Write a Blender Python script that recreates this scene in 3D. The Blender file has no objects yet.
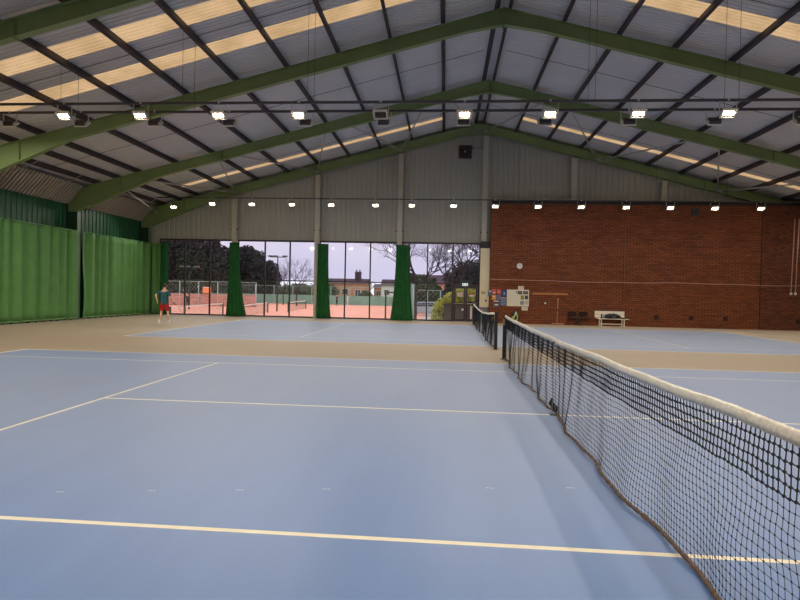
import bpy, bmesh, math, random
from mathutils import Vector, Matrix, noise
PI = math.pi
sc = bpy.context.scene
col = sc.collection
random.seed(7)

# ---------------------------------------------------------------- colour and materials
def lin(r, g, b):
    f = lambda c: (c/255/12.92) if c/255 <= .04045 else ((c/255+.055)/1.055)**2.4
    return (f(r), f(g), f(b), 1)
MATS = {}
def mat(name, c, rough=.6, metal=0, spec=.5, nscale=None, namt=.12, bump=0, bscale=30, emit=None, estr=0):
    m = bpy.data.materials.new(name); m.use_nodes = True
    nt = m.node_tree; n = nt.nodes; L = nt.links
    p = n['Principled BSDF']
    p.inputs['Base Color'].default_value = c
    p.inputs['Roughness'].default_value = rough
    p.inputs['Metallic'].default_value = metal
    p.inputs['Specular IOR Level'].default_value = spec
    if emit:
        p.inputs['Emission Color'].default_value = emit
        p.inputs['Emission Strength'].default_value = estr
    tc = None
    if nscale or bump:
        tc = n.new('ShaderNodeNewGeometry')
    if nscale:
        t = n.new('ShaderNodeTexNoise'); t.inputs['Scale'].default_value = nscale; t.inputs['Detail'].default_value = 5
        L.new(tc.outputs['Position'], t.inputs['Vector'])
        mx = n.new('ShaderNodeMix'); mx.data_type = 'RGBA'; mx.blend_type = 'MIX'
        mx.inputs['A'].default_value = tuple(x*(1-namt) for x in c[:3])+(1,)
        mx.inputs['B'].default_value = tuple(min(1, x*(1+namt)) for x in c[:3])+(1,)
        mr = n.new('ShaderNodeMapRange'); mr.inputs['From Min'].default_value = .3; mr.inputs['From Max'].default_value = .7
        L.new(t.outputs['Fac'], mr.inputs['Value']); L.new(mr.outputs['Result'], mx.inputs['Factor'])
        L.new(mx.outputs['Result'], p.inputs['Base Color'])
    if bump:
        t2 = n.new('ShaderNodeTexNoise'); t2.inputs['Scale'].default_value = bscale
        L.new(tc.outputs['Position'], t2.inputs['Vector'])
        b = n.new('ShaderNodeBump'); b.inputs['Strength'].default_value = bump; b.inputs['Distance'].default_value = .01
        L.new(t2.outputs['Fac'], b.inputs['Height']); L.new(b.outputs['Normal'], p.inputs['Normal'])
    MATS[name] = m
    return m

GREEN = mat('rafter_green', lin(130, 150, 96), .45, nscale=1.2, namt=.1)
COLSHADE = mat('column_shaded_green', lin(30, 66, 44), .6)  # column web and outer flange, recess shade put into the green
COLGREEN = mat('column_grey_green', lin(112, 140, 118), .5, nscale=2, namt=.08)
PURLIN = mat('purlin_dark', lin(62, 52, 56), .6, nscale=3, namt=.15)
SHEET = mat('roof_sheet', lin(216, 213, 212), .5, nscale=.8, namt=.06)
LAP = mat('sheet_lap', lin(70, 68, 72), .7)
CLAD = mat('gable_cladding', lin(172, 170, 160), .55, nscale=.7, namt=.06)
KNEE = mat('knee_sheet', lin(178, 170, 160), .6, nscale=1, namt=.08)
GCLAD = mat('green_cladding', lin(30, 100, 66), .5, nscale=1, namt=.15)
POST = mat('gable_post', lin(196, 190, 174), .5, nscale=2, namt=.05)
CREAM = mat('cream_panel', lin(232, 218, 184), .6, nscale=2, namt=.04)
BEIGE = mat('floor_beige', lin(166, 144, 116), .55, spec=.35, nscale=.6, namt=.06, bump=.15, bscale=160)
LINE = mat('court_line', lin(250, 238, 210), .6, nscale=6, namt=.05)
for _m, _s in ((BEIGE, .35), (LINE, 1.0)):
    _p = _m.node_tree.nodes['Principled BSDF']; _p.inputs['Sheen Weight'].default_value = _s; _p.inputs['Sheen Roughness'].default_value = .3
FRAME = mat('window_frame', lin(52, 34, 42), .5)
BLACK = mat('black_paint', lin(28, 30, 32), .45)
NETBLK = mat('net_cord', lin(16, 17, 20), .7)
HEM = mat('net_hem', lin(104, 84, 72), .9, nscale=25, namt=.4)
WHITE = mat('white_paint', lin(232, 226, 216), .5)
STEELW = mat('brace_paint', lin(188, 184, 178), .5)
STEEL = mat('steel_grey', lin(120, 116, 112), .4, metal=.6)
DSTEEL = mat('rail_steel', lin(84, 78, 80), .5, metal=.3)
HOUSING = mat('lamp_housing', lin(200, 196, 190), .4, metal=.3)
LENS_OFF = mat('lamp_lens_off', lin(60, 60, 64), .2)
LENS_ON = mat('lamp_lens_on', (1, .9, .7, 1), .3, emit=(1, .84, .58, 1), estr=40)
CUR = mat('curtain_green', lin(98, 150, 84), .8, nscale=2.5, namt=.08, bump=.25, bscale=60)
CURHEM = mat('curtain_hem', lin(130, 178, 118), .8)
CURDK = mat('drape_green', lin(20, 92, 38), .8, nscale=3, namt=.2)
MAROON = mat('maroon_metal', lin(74, 40, 44), .5)
REDBR = mat('chair_fabric', lin(44, 16, 18), .8)
BENCHW = mat('bench_white', lin(252, 240, 224), .5, nscale=8, namt=.05)
BAGBLK = mat('bag_black', lin(34, 33, 36), .7, nscale=14, namt=.7)
TIMBER = mat('timber', lin(186, 124, 66), .6, nscale=9, namt=.15)
PALEWOOD = mat('pale_wood', lin(220, 160, 128), .6)
ROPE = mat('rope_pink', lin(206, 160, 146), .7)
BOARDW = mat('whiteboard', lin(226, 218, 196), .35)
SKIN = mat('skin', lin(222, 172, 142), .5, spec=.4)
HAIR = mat('hair', lin(52, 36, 28), .7)
TEAL = mat('shirt_teal', lin(38, 88, 100), .8, nscale=5, namt=.12)
RED = mat('shorts_red', lin(176, 22, 26), .75)
SHOE = mat('shoe_white', lin(236, 232, 226), .6)
STRINGS = mat('strings', lin(230, 226, 200), .6)
DARKTOP = mat('dark_clothes', lin(40, 42, 46), .8)
WHITETOP = mat('white_clothes', lin(224, 222, 226), .8)
CLAY = mat('clay', lin(246, 168, 140), .9, nscale=.4, namt=.08)
GRASS = mat('grass', lin(170, 188, 118), .95, nscale=3, namt=.12)
PATH = mat('path', lin(196, 182, 170), .9, nscale=2, namt=.06)
WINDB = mat('windbreak', lin(128, 168, 150), .85, nscale=1.2, namt=.12)
FENCEG = mat('fence_green', lin(182, 200, 190), .6)
DKGREEN = mat('gate_green', lin(44, 62, 56), .6)
LEAFD = mat('leaf_dark', lin(62, 62, 58), .9, nscale=.6, namt=.35)
LEAFM = mat('leaf_mid', lin(84, 92, 66), .9, nscale=.6, namt=.35)
LEAFY = mat('leaf_yellow', lin(214, 212, 110), .9, nscale=3, namt=.35)
BARK = mat('bark', lin(76, 62, 64), .9)
HOUSEBR = mat('house_brick', lin(192, 138, 112), .9, nscale=1.5, namt=.15)
HOUSEW = mat('house_white', lin(218, 210, 204), .9)
ROOFT = mat('roof_tile', lin(96, 80, 82), .9, nscale=2, namt=.15)
DARKWIN = mat('house_window', lin(60, 62, 72), .2)
CARP = mat('car_paint', lin(170, 182, 196), .3, metal=.3)
ORANGE = mat('orange_sign', lin(250, 150, 96), .7)
LOWWALL = mat('low_wall', lin(104, 92, 88), .9, nscale=2, namt=.15)

def blue_floor():
    m = bpy.data.materials.new('court_blue'); m.use_nodes = True
    nt = m.node_tree; n = nt.nodes; L = nt.links; p = n['Principled BSDF']
    g = n.new('ShaderNodeNewGeometry')
    t = n.new('ShaderNodeTexNoise'); t.inputs['Scale'].default_value = .45; t.inputs['Detail'].default_value = 6
    L.new(g.outputs['Position'], t.inputs['Vector'])
    mp = n.new('ShaderNodeMapping'); mp.inputs['Scale'].default_value = (1.6, .12, 1); mp.inputs['Rotation'].default_value = (0, 0, .08)
    L.new(g.outputs['Position'], mp.inputs['Vector'])
    t2 = n.new('ShaderNodeTexNoise'); t2.inputs['Scale'].default_value = 1.6; t2.inputs['Detail'].default_value = 4
    L.new(mp.outputs['Vector'], t2.inputs['Vector'])
    t3 = n.new('ShaderNodeTexNoise'); t3.inputs['Scale'].default_value = 60; t3.inputs['Detail'].default_value = 3
    L.new(g.outputs['Position'], t3.inputs['Vector'])
    cr = n.new('ShaderNodeValToRGB')
    cr.color_ramp.elements[0].position = .3; cr.color_ramp.elements[0].color = lin(84, 120, 178)
    cr.color_ramp.elements[1].position = .7; cr.color_ramp.elements[1].color = lin(98, 134, 192)
    a = n.new('ShaderNodeMath'); a.operation = 'MULTIPLY_ADD'; a.inputs[1].default_value = .5
    L.new(t.outputs['Fac'], a.inputs[0])
    b = n.new('ShaderNodeMath'); b.operation = 'MULTIPLY'; b.inputs[1].default_value = .5
    L.new(t2.outputs['Fac'], b.inputs[0]); L.new(b.outputs[0], a.inputs[2])
    L.new(a.outputs[0], cr.inputs['Fac'])
    mx = n.new('ShaderNodeMix'); mx.data_type = 'RGBA'; mx.blend_type = 'MULTIPLY'; mx.inputs['Factor'].default_value = .25
    L.new(cr.outputs['Color'], mx.inputs['A']); L.new(t3.outputs['Color'], mx.inputs['B'])
    v = n.new('ShaderNodeMix'); v.data_type = 'RGBA'; v.inputs['Factor'].default_value = .04
    L.new(cr.outputs['Color'], v.inputs['A']); L.new(t3.outputs['Fac'], v.inputs['B'])
    L.new(v.outputs['Result'], p.inputs['Base Color'])
    rr = n.new('ShaderNodeMapRange'); rr.inputs['To Min'].default_value = .38; rr.inputs['To Max'].default_value = .55
    L.new(t.outputs['Fac'], rr.inputs['Value']); L.new(rr.outputs['Result'], p.inputs['Roughness'])
    p.inputs['Specular IOR Level'].default_value = .6
    p.inputs['Sheen Weight'].default_value = .85; p.inputs['Sheen Roughness'].default_value = .3; p.inputs['Sheen Tint'].default_value = (1, .95, .9, 1)
    bp = n.new('ShaderNodeBump'); bp.inputs['Strength'].default_value = .12; bp.inputs['Distance'].default_value = .004
    L.new(t3.outputs['Fac'], bp.inputs['Height']); L.new(bp.outputs['Normal'], p.inputs['Normal'])
    return m
BLUE = blue_floor()

def brick_mat(name, c1, c2, mortar, sx=1.0, bw=.33, bh=.105):
    m = bpy.data.materials.new(name); m.use_nodes = True
    nt = m.node_tree; n = nt.nodes; L = nt.links; p = n['Principled BSDF']
    g = n.new('ShaderNodeNewGeometry')
    sp = n.new('ShaderNodeSeparateXYZ'); L.new(g.outputs['Position'], sp.inputs[0])
    ad = n.new('ShaderNodeMath'); ad.operation = 'ADD'; L.new(sp.outputs[0], ad.inputs[0]); L.new(sp.outputs[1], ad.inputs[1])
    cb = n.new('ShaderNodeCombineXYZ'); L.new(ad.outputs[0], cb.inputs[0]); L.new(sp.outputs[2], cb.inputs[1])
    t = n.new('ShaderNodeTexBrick'); t.inputs['Scale'].default_value = 1
    t.inputs['Brick Width'].default_value = bw*sx; t.inputs['Row Height'].default_value = bh*sx
    t.inputs['Mortar Size'].default_value = .010*sx; t.inputs['Color1'].default_value = c1; t.inputs['Color2'].default_value = c2
    t.inputs['Mortar'].default_value = mortar; t.inputs['Bias'].default_value = 0
    L.new(cb.outputs[0], t.inputs['Vector'])
    mp = n.new('ShaderNodeMapping'); mp.inputs['Scale'].default_value = (.35, 5, 1); L.new(cb.outputs[0], mp.inputs['Vector'])
    ns = n.new('ShaderNodeTexNoise'); ns.inputs['Scale'].default_value = 1.4; ns.inputs['Detail'].default_value = 5
    L.new(mp.outputs['Vector'], ns.inputs['Vector'])
    mr = n.new('ShaderNodeMapRange'); mr.inputs['From Min'].default_value = .3; mr.inputs['From Max'].default_value = .7
    mr.inputs['To Min'].default_value = .8; mr.inputs['To Max'].default_value = 1.1
    L.new(ns.outputs['Fac'], mr.inputs['Value'])
    mx = n.new('ShaderNodeMix'); mx.data_type = 'RGBA'; mx.blend_type = 'MULTIPLY'; mx.inputs['Factor'].default_value = 1
    L.new(t.outputs['Color'], mx.inputs['A']); L.new(mr.outputs['Result'], mx.inputs['B'])
    L.new(mx.outputs['Result'], p.inputs['Base Color'])
    p.inputs['Roughness'].default_value = .85
    bp = n.new('ShaderNodeBump'); bp.invert = True; bp.inputs['Strength'].default_value = .5; bp.inputs['Distance'].default_value = .01
    L.new(t.outputs['Fac'], bp.inputs['Height']); L.new(bp.outputs['Normal'], p.inputs['Normal'])
    return m
BRICK = brick_mat('hall_brick', lin(146, 80, 44), lin(122, 65, 37), lin(52, 26, 18))
BRICK2 = brick_mat('hall_brick_pier', lin(132, 72, 46), lin(104, 54, 36), lin(50, 32, 24), 1.0, .22, .11)
GBRICK = brick_mat('garden_brick', lin(214, 142, 124), lin(180, 110, 96), lin(214, 200, 190), 2.0)

def glass_mat(name, tint, refl=.06):
    m = bpy.data.materials.new(name); m.use_nodes = True
    nt = m.node_tree; n = nt.nodes; L = nt.links
    for x in list(n):
        if x.type != 'OUTPUT_MATERIAL': n.remove(x)
    o = n['Material Output']
    t = n.new('ShaderNodeBsdfTransparent'); t.inputs[0].default_value = tint
    g = n.new('ShaderNodeBsdfGlossy'); g.inputs['Roughness'].default_value = .03; g.inputs[0].default_value = (1, 1, 1, 1)
    f = n.new('ShaderNodeFresnel'); f.inputs[0].default_value = 1.5
    mx = n.new('ShaderNodeMixShader'); L.new(f.outputs[0], mx.inputs[0]); L.new(t.outputs[0], mx.inputs[1]); L.new(g.outputs[0], mx.inputs[2])
    L.new(mx.outputs[0], o.inputs[0])
    return m
GLASSU = glass_mat('glass_tinted', (.80, .77, .83, 1))
GLASSL = glass_mat('glass_clear', (.985, .985, .985, 1))

def skylight_mat():
    m = bpy.data.materials.new('rooflight_sheet'); m.use_nodes = True
    nt = m.node_tree; n = nt.nodes; L = nt.links
    for x in list(n):
        if x.type != 'OUTPUT_MATERIAL': n.remove(x)
    o = n['Material Output']
    g = n.new('ShaderNodeNewGeometry'); ns = n.new('ShaderNodeTexNoise'); ns.inputs['Scale'].default_value = 1.1
    L.new(g.outputs['Position'], ns.inputs['Vector'])
    cr = n.new('ShaderNodeValToRGB'); cr.color_ramp.elements[0].color = (.66, .44, .21, 1); cr.color_ramp.elements[1].color = (.82, .56, .29, 1)
    cr.color_ramp.elements[0].position = .35; cr.color_ramp.elements[1].position = .65
    L.new(ns.outputs['Fac'], cr.inputs['Fac'])
    t = n.new('ShaderNodeBsdfTranslucent'); d = n.new('ShaderNodeBsdfDiffuse')
    L.new(cr.outputs[0], t.inputs[0]); L.new(cr.outputs[0], d.inputs[0])
    mx = n.new('ShaderNodeMixShader'); mx.inputs[0].default_value = .3
    L.new(t.outputs[0], mx.inputs[1]); L.new(d.outputs[0], mx.inputs[2]); L.new(mx.outputs[0], o.inputs[0])
    return m
SKYL = skylight_mat()

# ---------------------------------------------------------------- mesh helper
class MB:
    def __init__(s): s.v = []; s.f = []; s.m = []; s.sm = []
    def face(s, pts, mi=0, smooth=False):
        b = len(s.v); s.v += [tuple(p) for p in pts]; s.f.append(tuple(range(b, b+len(pts)))); s.m.append(mi); s.sm.append(smooth)
    def add(s, vs, fs, mi=0, smooth=False):
        b = len(s.v); s.v += [tuple(p) for p in vs]
        for f in fs: s.f.append(tuple(i+b for i in f)); s.m.append(mi); s.sm.append(smooth)
    def box(s, x0, y0, z0, x1, y1, z1, mi=0, M=None):
        vs = [Vector(p) for p in ((x0,y0,z0),(x1,y0,z0),(x1,y1,z0),(x0,y1,z0),(x0,y0,z1),(x1,y0,z1),(x1,y1,z1),(x0,y1,z1))]
        if M: vs = [M @ p for p in vs]
        s.add(vs, [(0,3,2,1),(4,5,6,7),(0,1,5,4),(1,2,6,5),(2,3,7,6),(3,0,4,7)], mi)
        return s
    def prism(s, poly, a0, a1, axis='y', mi=0):
        # poly in (x,z) extruded along y; or (y,z) along x; or (x,y) along z
        n = len(poly)
        def P(p, a):
            return (p[0], a, p[1]) if axis == 'y' else ((a, p[0], p[1]) if axis == 'x' else (p[0], p[1], a))
        vs = [P(p, a0) for p in poly]+[P(p, a1) for p in poly]
        fs = [tuple(range(n-1, -1, -1)), tuple(range(n, 2*n))]+[(i, (i+1) % n, n+(i+1) % n, n+i) for i in range(n)]
        s.add(vs, fs, mi); return s
    def tube(s, pts, r, n=6, mi=0, smooth=True, cap=True, closed=False):
        pts = [Vector(p) for p in pts]; k = len(pts); rs = r if isinstance(r, (list, tuple)) else [r]*k
        vs = []; up = None
        for i, p in enumerate(pts):
            if closed: d = pts[(i+1) % k]-pts[(i-1) % k]
            else: d = pts[min(i+1, k-1)]-pts[max(i-1, 0)]
            d.normalize()
            if up is None: up = Vector((0, 0, 1)) if abs(d.z) < .9 else Vector((1, 0, 0))
            a = d.cross(up)
            if a.length < 1e-4: a = d.cross(Vector((0, 1, .1)))
            a.normalize(); b = a.cross(d)
            up = b
            for j in range(n):
                t = 2*PI*j/n; vs.append(p+(a*math.cos(t)+b*math.sin(t))*rs[i])
        fs = []
        for i in range(k if closed else k-1):
            i2 = (i+1) % k
            for j in range(n): fs.append((i*n+j, i*n+(j+1) % n, i2*n+(j+1) % n, i2*n+j))
        if cap and not closed: fs += [tuple(range(n-1, -1, -1)), tuple(range((k-1)*n, k*n))]
        s.add(vs, fs, mi, smooth); return s
    def bar(s, p, q, w, h=None, mi=0):
        # rectangular bar between two points
        h = h or w; p = Vector(p); q = Vector(q); d = (q-p).normalized()
        up = Vector((0, 0, 1)) if abs(d.z) < .95 else Vector((0, 1, 0))
        a = d.cross(up).normalized(); b = a.cross(d)
        vs = [c+a*sx*w/2+b*sy*h/2 for c in (p, q) for sx, sy in ((-1,-1),(1,-1),(1,1),(-1,1))]
        s.add(vs, [(3,2,1,0),(4,5,6,7)]+[(i,(i+1)%4,4+(i+1)%4,4+i) for i in range(4)], mi); return s
    def ball(s, c, r, mi=0, nu=12, nv=8, smooth=True):
        r = r if isinstance(r, (tuple, list)) else (r, r, r); vs = []; fs = []
        for i in range(nv+1):
            th = PI*i/nv
            for j in range(nu):
                ph = 2*PI*j/nu; vs.append((c[0]+r[0]*math.sin(th)*math.cos(ph), c[1]+r[1]*math.sin(th)*math.sin(ph), c[2]+r[2]*math.cos(th)))
        for i in range(nv):
            for j in range(nu): fs.append((i*nu+j, (i+1)*nu+j, (i+1)*nu+(j+1) % nu, i*nu+(j+1) % nu))
        s.add(vs, fs, mi, smooth); return s
    def cyl(s, c, r, h, axis='z', n=16, mi=0):
        c = Vector(c); d = {'x': Vector((h/2,0,0)), 'y': Vector((0,h/2,0)), 'z': Vector((0,0,h/2))}[axis]
        s.tube([c-d, c+d], r, n, mi, smooth=False); return s
    def build(s, name, mats, parent=None, bevel=0):
        me = bpy.data.meshes.new(name); me.from_pydata(s.v, [], s.f)
        for m in (mats if isinstance(mats, (list, tuple)) else [mats]): me.materials.append(m)
        me.polygons.foreach_set('material_index', s.m); me.polygons.foreach_set('use_smooth', s.sm)
        me.update()
        o = bpy.data.objects.new(name, me); col.objects.link(o)
        if parent: o.parent = parent
        if bevel:
            b = o.modifiers.new('bevel', 'BEVEL'); b.width = bevel; b.segments = 2; b.limit_method = 'ANGLE'
        return o
def tag(o, label=None, cat=None, group=None, kind=None):
    if label: o['label'] = label
    if cat: o['category'] = cat
    if group: o['group'] = group
    if kind: o['kind'] = kind
    return o
def empty(name, loc=(0, 0, 0), rz=0):
    o = bpy.data.objects.new(name, None); col.objects.link(o); o.location = loc; o.rotation_euler = (0, 0, rz); o.empty_display_size = .2
    return o
def copy_tree(o, parent=None):
    c = o.copy(); col.objects.link(c)
    if parent: c.parent = parent
    for ch in [x for x in bpy.data.objects if x.parent == o]: copy_tree(ch, c)
    return c
ORD = ['first', 'second', 'third', 'fourth', 'fifth', 'sixth', 'seventh', 'eighth', 'ninth', 'tenth', 'eleventh', 'twelfth', 'thirteenth', 'fourteenth', 'fifteenth', 'sixteenth']

# ---------------------------------------------------------------- dimensions
XR, ZR, SL = .24, 11.12, .2575            # ridge x, rafter top at ridge, slope
HALF = 19.7
XL, XRT = XR-HALF, XR+HALF              # outer walls
Y0, YW = -8.0, 32.12                    # rear wall, far wall
C1, C2 = 2.252, 17.427                  # near doubles sideline of each court
FR = [('nearest', 12.85), ('second', 19.08), ('third', 25.42), ('farthest', 31.86)]
def ztop(x): return ZR-SL*abs(x-XR)
NV = math.sqrt(1+SL*SL)

# ---------------------------------------------------------------- floor with painted courts
def floor():
    mb = MB(); xs = {XL-.3, XRT+.3}; ys = {Y0-.2, YW+.1}
    w = .052
    rects = []   # (x0,x1,y0,y1,mi)
    for c in (C1, C2):
        yb0, yb1 = c, c+10.97
        rects.append((-11.885, 11.885, yb0, yb1, 1))
        for y in (yb0, yb1-w): rects.append((-11.885, 11.885, y, y+w, 2))
        for y in (yb0+1.372, yb1-1.372-w): rects.append((-11.885, 11.885, y, y+w, 2))
        for x in (-11.885, 11.885-.09): rects.append((x, x+.09, yb0, yb1, 2))
        for x in (-6.4, 6.4-w): rects.append((x, x+w, yb0+1.372, yb1-1.372, 2))
        rects.append((-6.4, 6.4, c+5.485-w/2, c+5.485+w/2, 2))
        for x in (-11.8, 11.7): rects.append((x-.0, x+.1, c+5.485-w/2, c+5.485+w/2, 2))
    for r in rects: xs |= {r[0], r[1]}; ys |= {r[2], r[3]}
    xs = sorted(xs); ys = sorted(ys)
    for i in range(len(xs)-1):
        for j in range(len(ys)-1):
            cx = (xs[i]+xs[i+1])/2; cy = (ys[j]+ys[j+1])/2; mi = 0
            for r in rects:
                if r[0] < cx < r[1] and r[2] < cy < r[3]: mi = r[4]
            mb.face([(xs[i], ys[j], 0), (xs[i+1], ys[j], 0), (xs[i+1], ys[j+1], 0), (xs[i], ys[j+1], 0)], mi)
    # small triple-dot marks on the blue paint
    for (x, y) in ((-4.47, 4.16), (-3.79, 4.28), (-3.11, 4.39), (-2.43, 4.51), (-1.09, 4.72), (-.41, 4.82), (-3.1, 8.48), (-2.49, 8.56)):
        for k in (-1, 0, 1):
            s = .006; cx = x+k*.024
            mb.face([(cx-s, y-s, .0015), (cx+s, y-s, .0015), (cx+s, y+s, .0015), (cx-s, y+s, .0015)], 2)
    b = MB(); 
    mb.box(XL-.3, Y0-.2, -.3, XRT+.3, YW+.1, -.02, 0)
    o = mb.build('floor', [BEIGE, BLUE, LINE]); tag(o, kind='structure')
floor()

# ---------------------------------------------------------------- roof: ribbed sheet with translucent strips
SKY = [(14.62, 15.42, 'l'), (16.62, 17.42, 'l'), (14.62, 15.42, 'r'), (16.62, 17.42, 'r'), (29.6, 30.15, 'l'), (29.6, 30.15, 'r'), (1.6, 2.4, 'l'), (1.6, 2.4, 'r'), (8.1, 8.9, 'l'), (8.1, 8.9, 'r')]
def roof():
    pitch = .16; prof = [(0, 0), (.075, 0), (.09, .022), (.135, .022), (.15, 0)]
    main = MB(); sky = [MB() for _ in SKY]
    ys = []
    y = Y0-.2
    while y < YW+.3:
        for a, h in prof: ys.append((y+a, h))
        y += pitch
    for side, sg in (('l', -1), ('r', 1)):
        xb = [0, 2.0, 16.3, 20.1]
        for k in range(len(ys)-1):
            (ya, ha), (yb, hb) = ys[k], ys[k+1]; yc = (ya+yb)/2
            for i in range(3):
                tgt = main
                if i == 1:
                    for q, (s0, s1, sd) in enumerate(SKY):
                        if sd == side and s0 <= yc <= s1: tgt = sky[q]
                pts = []
                for xx, yy, hh in ((xb[i], ya, ha), (xb[i+1], ya, ha), (xb[i+1], yb, hb), (xb[i], yb, hb)):
                    pts.append((XR+sg*xx, yy, ZR+.215-SL*xx+hh))
                if sg > 0: pts.reverse()
                tgt.face(pts, 0)
        for yl in (9.3, 16.02, 22.55, 29.1):   # dark sheet laps
            main.add([(XR+sg*x_, yl+d, ZR+.205-SL*x_) for x_ in (.2, 19.6) for d in (-.012, .012)]+[(XR+sg*x_, yl+d, ZR+.245-SL*x_) for x_ in (.2, 19.6) for d in (-.012, .012)],
                     [(0,1,3,2),(4,6,7,5),(0,2,6,4),(1,5,7,3)], 1)
    # ridge capping on the inside
    main.prism([(XR-.42, ZR+.2-.11), (XR, ZR+.2), (XR+.42, ZR+.2-.11), (XR+.42, ZR+.19-.11), (XR, ZR+.19), (XR-.42, ZR+.19-.11)], Y0, YW, 'y', 0)
    o = main.build('ceiling', [SHEET, LAP]); tag(o, kind='structure')
    for q, m in enumerate(sky):
        o = m.build('window_%d' % (q+6), SKYL); tag(o, kind='structure')
roof()

# ---------------------------------------------------------------- walls
def ribbed(mb, a0, a1, fz0, fz1, plane, horiz, out, pitch=.3, mi=0, amp=.03, slant=0):
    """vertical ribs along axis horiz ('x' or 'y'); z limits are functions of the coordinate"""
    prof = [(0, 0), (.18, 0), (.21, 1), (.27, 1)]
    pts = []; a = a0
    while a < a1:
        for d, h in prof:
            if a+d*pitch/.3 < a1: pts.append((a+d*pitch/.3, h*amp))
        a += pitch
    pts.append((a1, 0))
    for k in range(len(pts)-1):
        (p, h), (q, g) = pts[k], pts[k+1]
        def P(c, o, z): return (c, plane+out*o, z) if horiz == 'x' else (plane+out*o, c, z)
        mb.face([P(p, h, fz0(p)), P(q, g, fz0(q)), P(q, g, fz1(q)), P(p, h, fz1(p))], mi)
mb = MB()
top = lambda x: ztop(x)+.24
ribbed(mb, XL, -18.32, lambda x: 0, top, YW, 'x', 1)
ribbed(mb, -18.32, .45, lambda x: 4.44, top, YW, 'x', 1)
ribbed(mb, .45, XRT, lambda x: 0, top, YW, 'x', 1)
# flashing under the verge rafter
for sg in (-1, 1):
    mb.add([(XR+sg*x_, YW-.03, ztop(XR+x_)-.62+dz) for x_ in (0, 19) for dz in (0, .06)]+[(XR+sg*x_, YW-.001, ztop(XR+x_)-.62+dz) for x_ in (0, 19) for dz in (0, .06)], [(0,1,3,2),(4,6,7,5),(0,2,6,4),(1,5,7,3)], 1)
mb.box(-18.32, YW-.1, 4.40, .45, YW+.05, 4.46, 2)
mb.box(XL, YW+.06, 0, -18.32, YW+.1, 4.44, 0)
tag(mb.build('wall_far', [CLAD, KNEE, FRAME]), kind='structure')

mb = MB()
ribbed(mb, Y0, YW, lambda y: 0, lambda y: 6.4, XL, 'y', -1, mi=0)
tag(mb.build('wall_left', [GCLAD]), kind='structure')
mb = MB()
ribbed(mb, Y0, YW, lambda y: 0, lambda y: 6.4, XRT, 'y', 1, mi=0)
tag(mb.build('wall_right', [GCLAD]), kind='structure')
mb = MB()
ribbed(mb, XL, XRT, lambda x: 0, top, Y0, 'x', -1, mi=0)
tag(mb.build('wall_rear', [CLAD]), kind='structure')

# sloping knee lining at the eaves, one panel per bay, ribs up the slope
def knee(side, y0, y1, label):
    sg = -1 if side == 'left' else 1
    mb = MB(); xo = XR+sg*(HALF-.14); xi = XR+sg*(HALF-.92); zo = 5.42; zi = ztop(xi)-.02
    y = y0; pts = []
    while y < y1:
        for a, h in ((0, 0), (.10, 0), (.115, .07), (.185, .07), (.199, 0)):
            if y+a < y1: pts.append((y+a, h))
        y += .2
    pts.append((y1, 0))
    for k in range(len(pts)-1):
        (a, h), (b, g) = pts[k], pts[k+1]
        mb.face([(xo+sg*h, a, zo+h), (xo+sg*g, b, zo+g), (xi+sg*g, b, zi+g), (xi+sg*h, a, zi+h)])
        mb.face([(xi+sg*h, a, zi+h+.03), (xi+sg*g, b, zi+g+.03), (xo+sg*g, b, zo+g+.03), (xo+sg*h, a, zo+h+.03)])
    for (yy) in (y0, y1): mb.face([(xo, yy, zo), (xi, yy, zi), (xi, yy, zi+.03), (xo, yy, zo+.03)])
    for f in (.28, .72):                      # thin hanger rods
        yy = y0+(y1-y0)*f
        mb.tube([(xo-sg*.1, yy-.5, zo+.02), (XR+sg*(HALF-1.9), yy+.2, ztop(XR+sg*(HALF-1.9))-.02)], .016, 5, 1)
    tag(mb.build('trim_%d' % knee.n, [KNEE, STEELW]), kind='structure'); knee.n += 1
knee.n = 1
for sd in ('left', 'right'):
    knee(sd, 12.97, 18.96, ''); knee(sd, 19.2, 25.3, ''); knee(sd, 25.54, 31.74, '')

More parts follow.
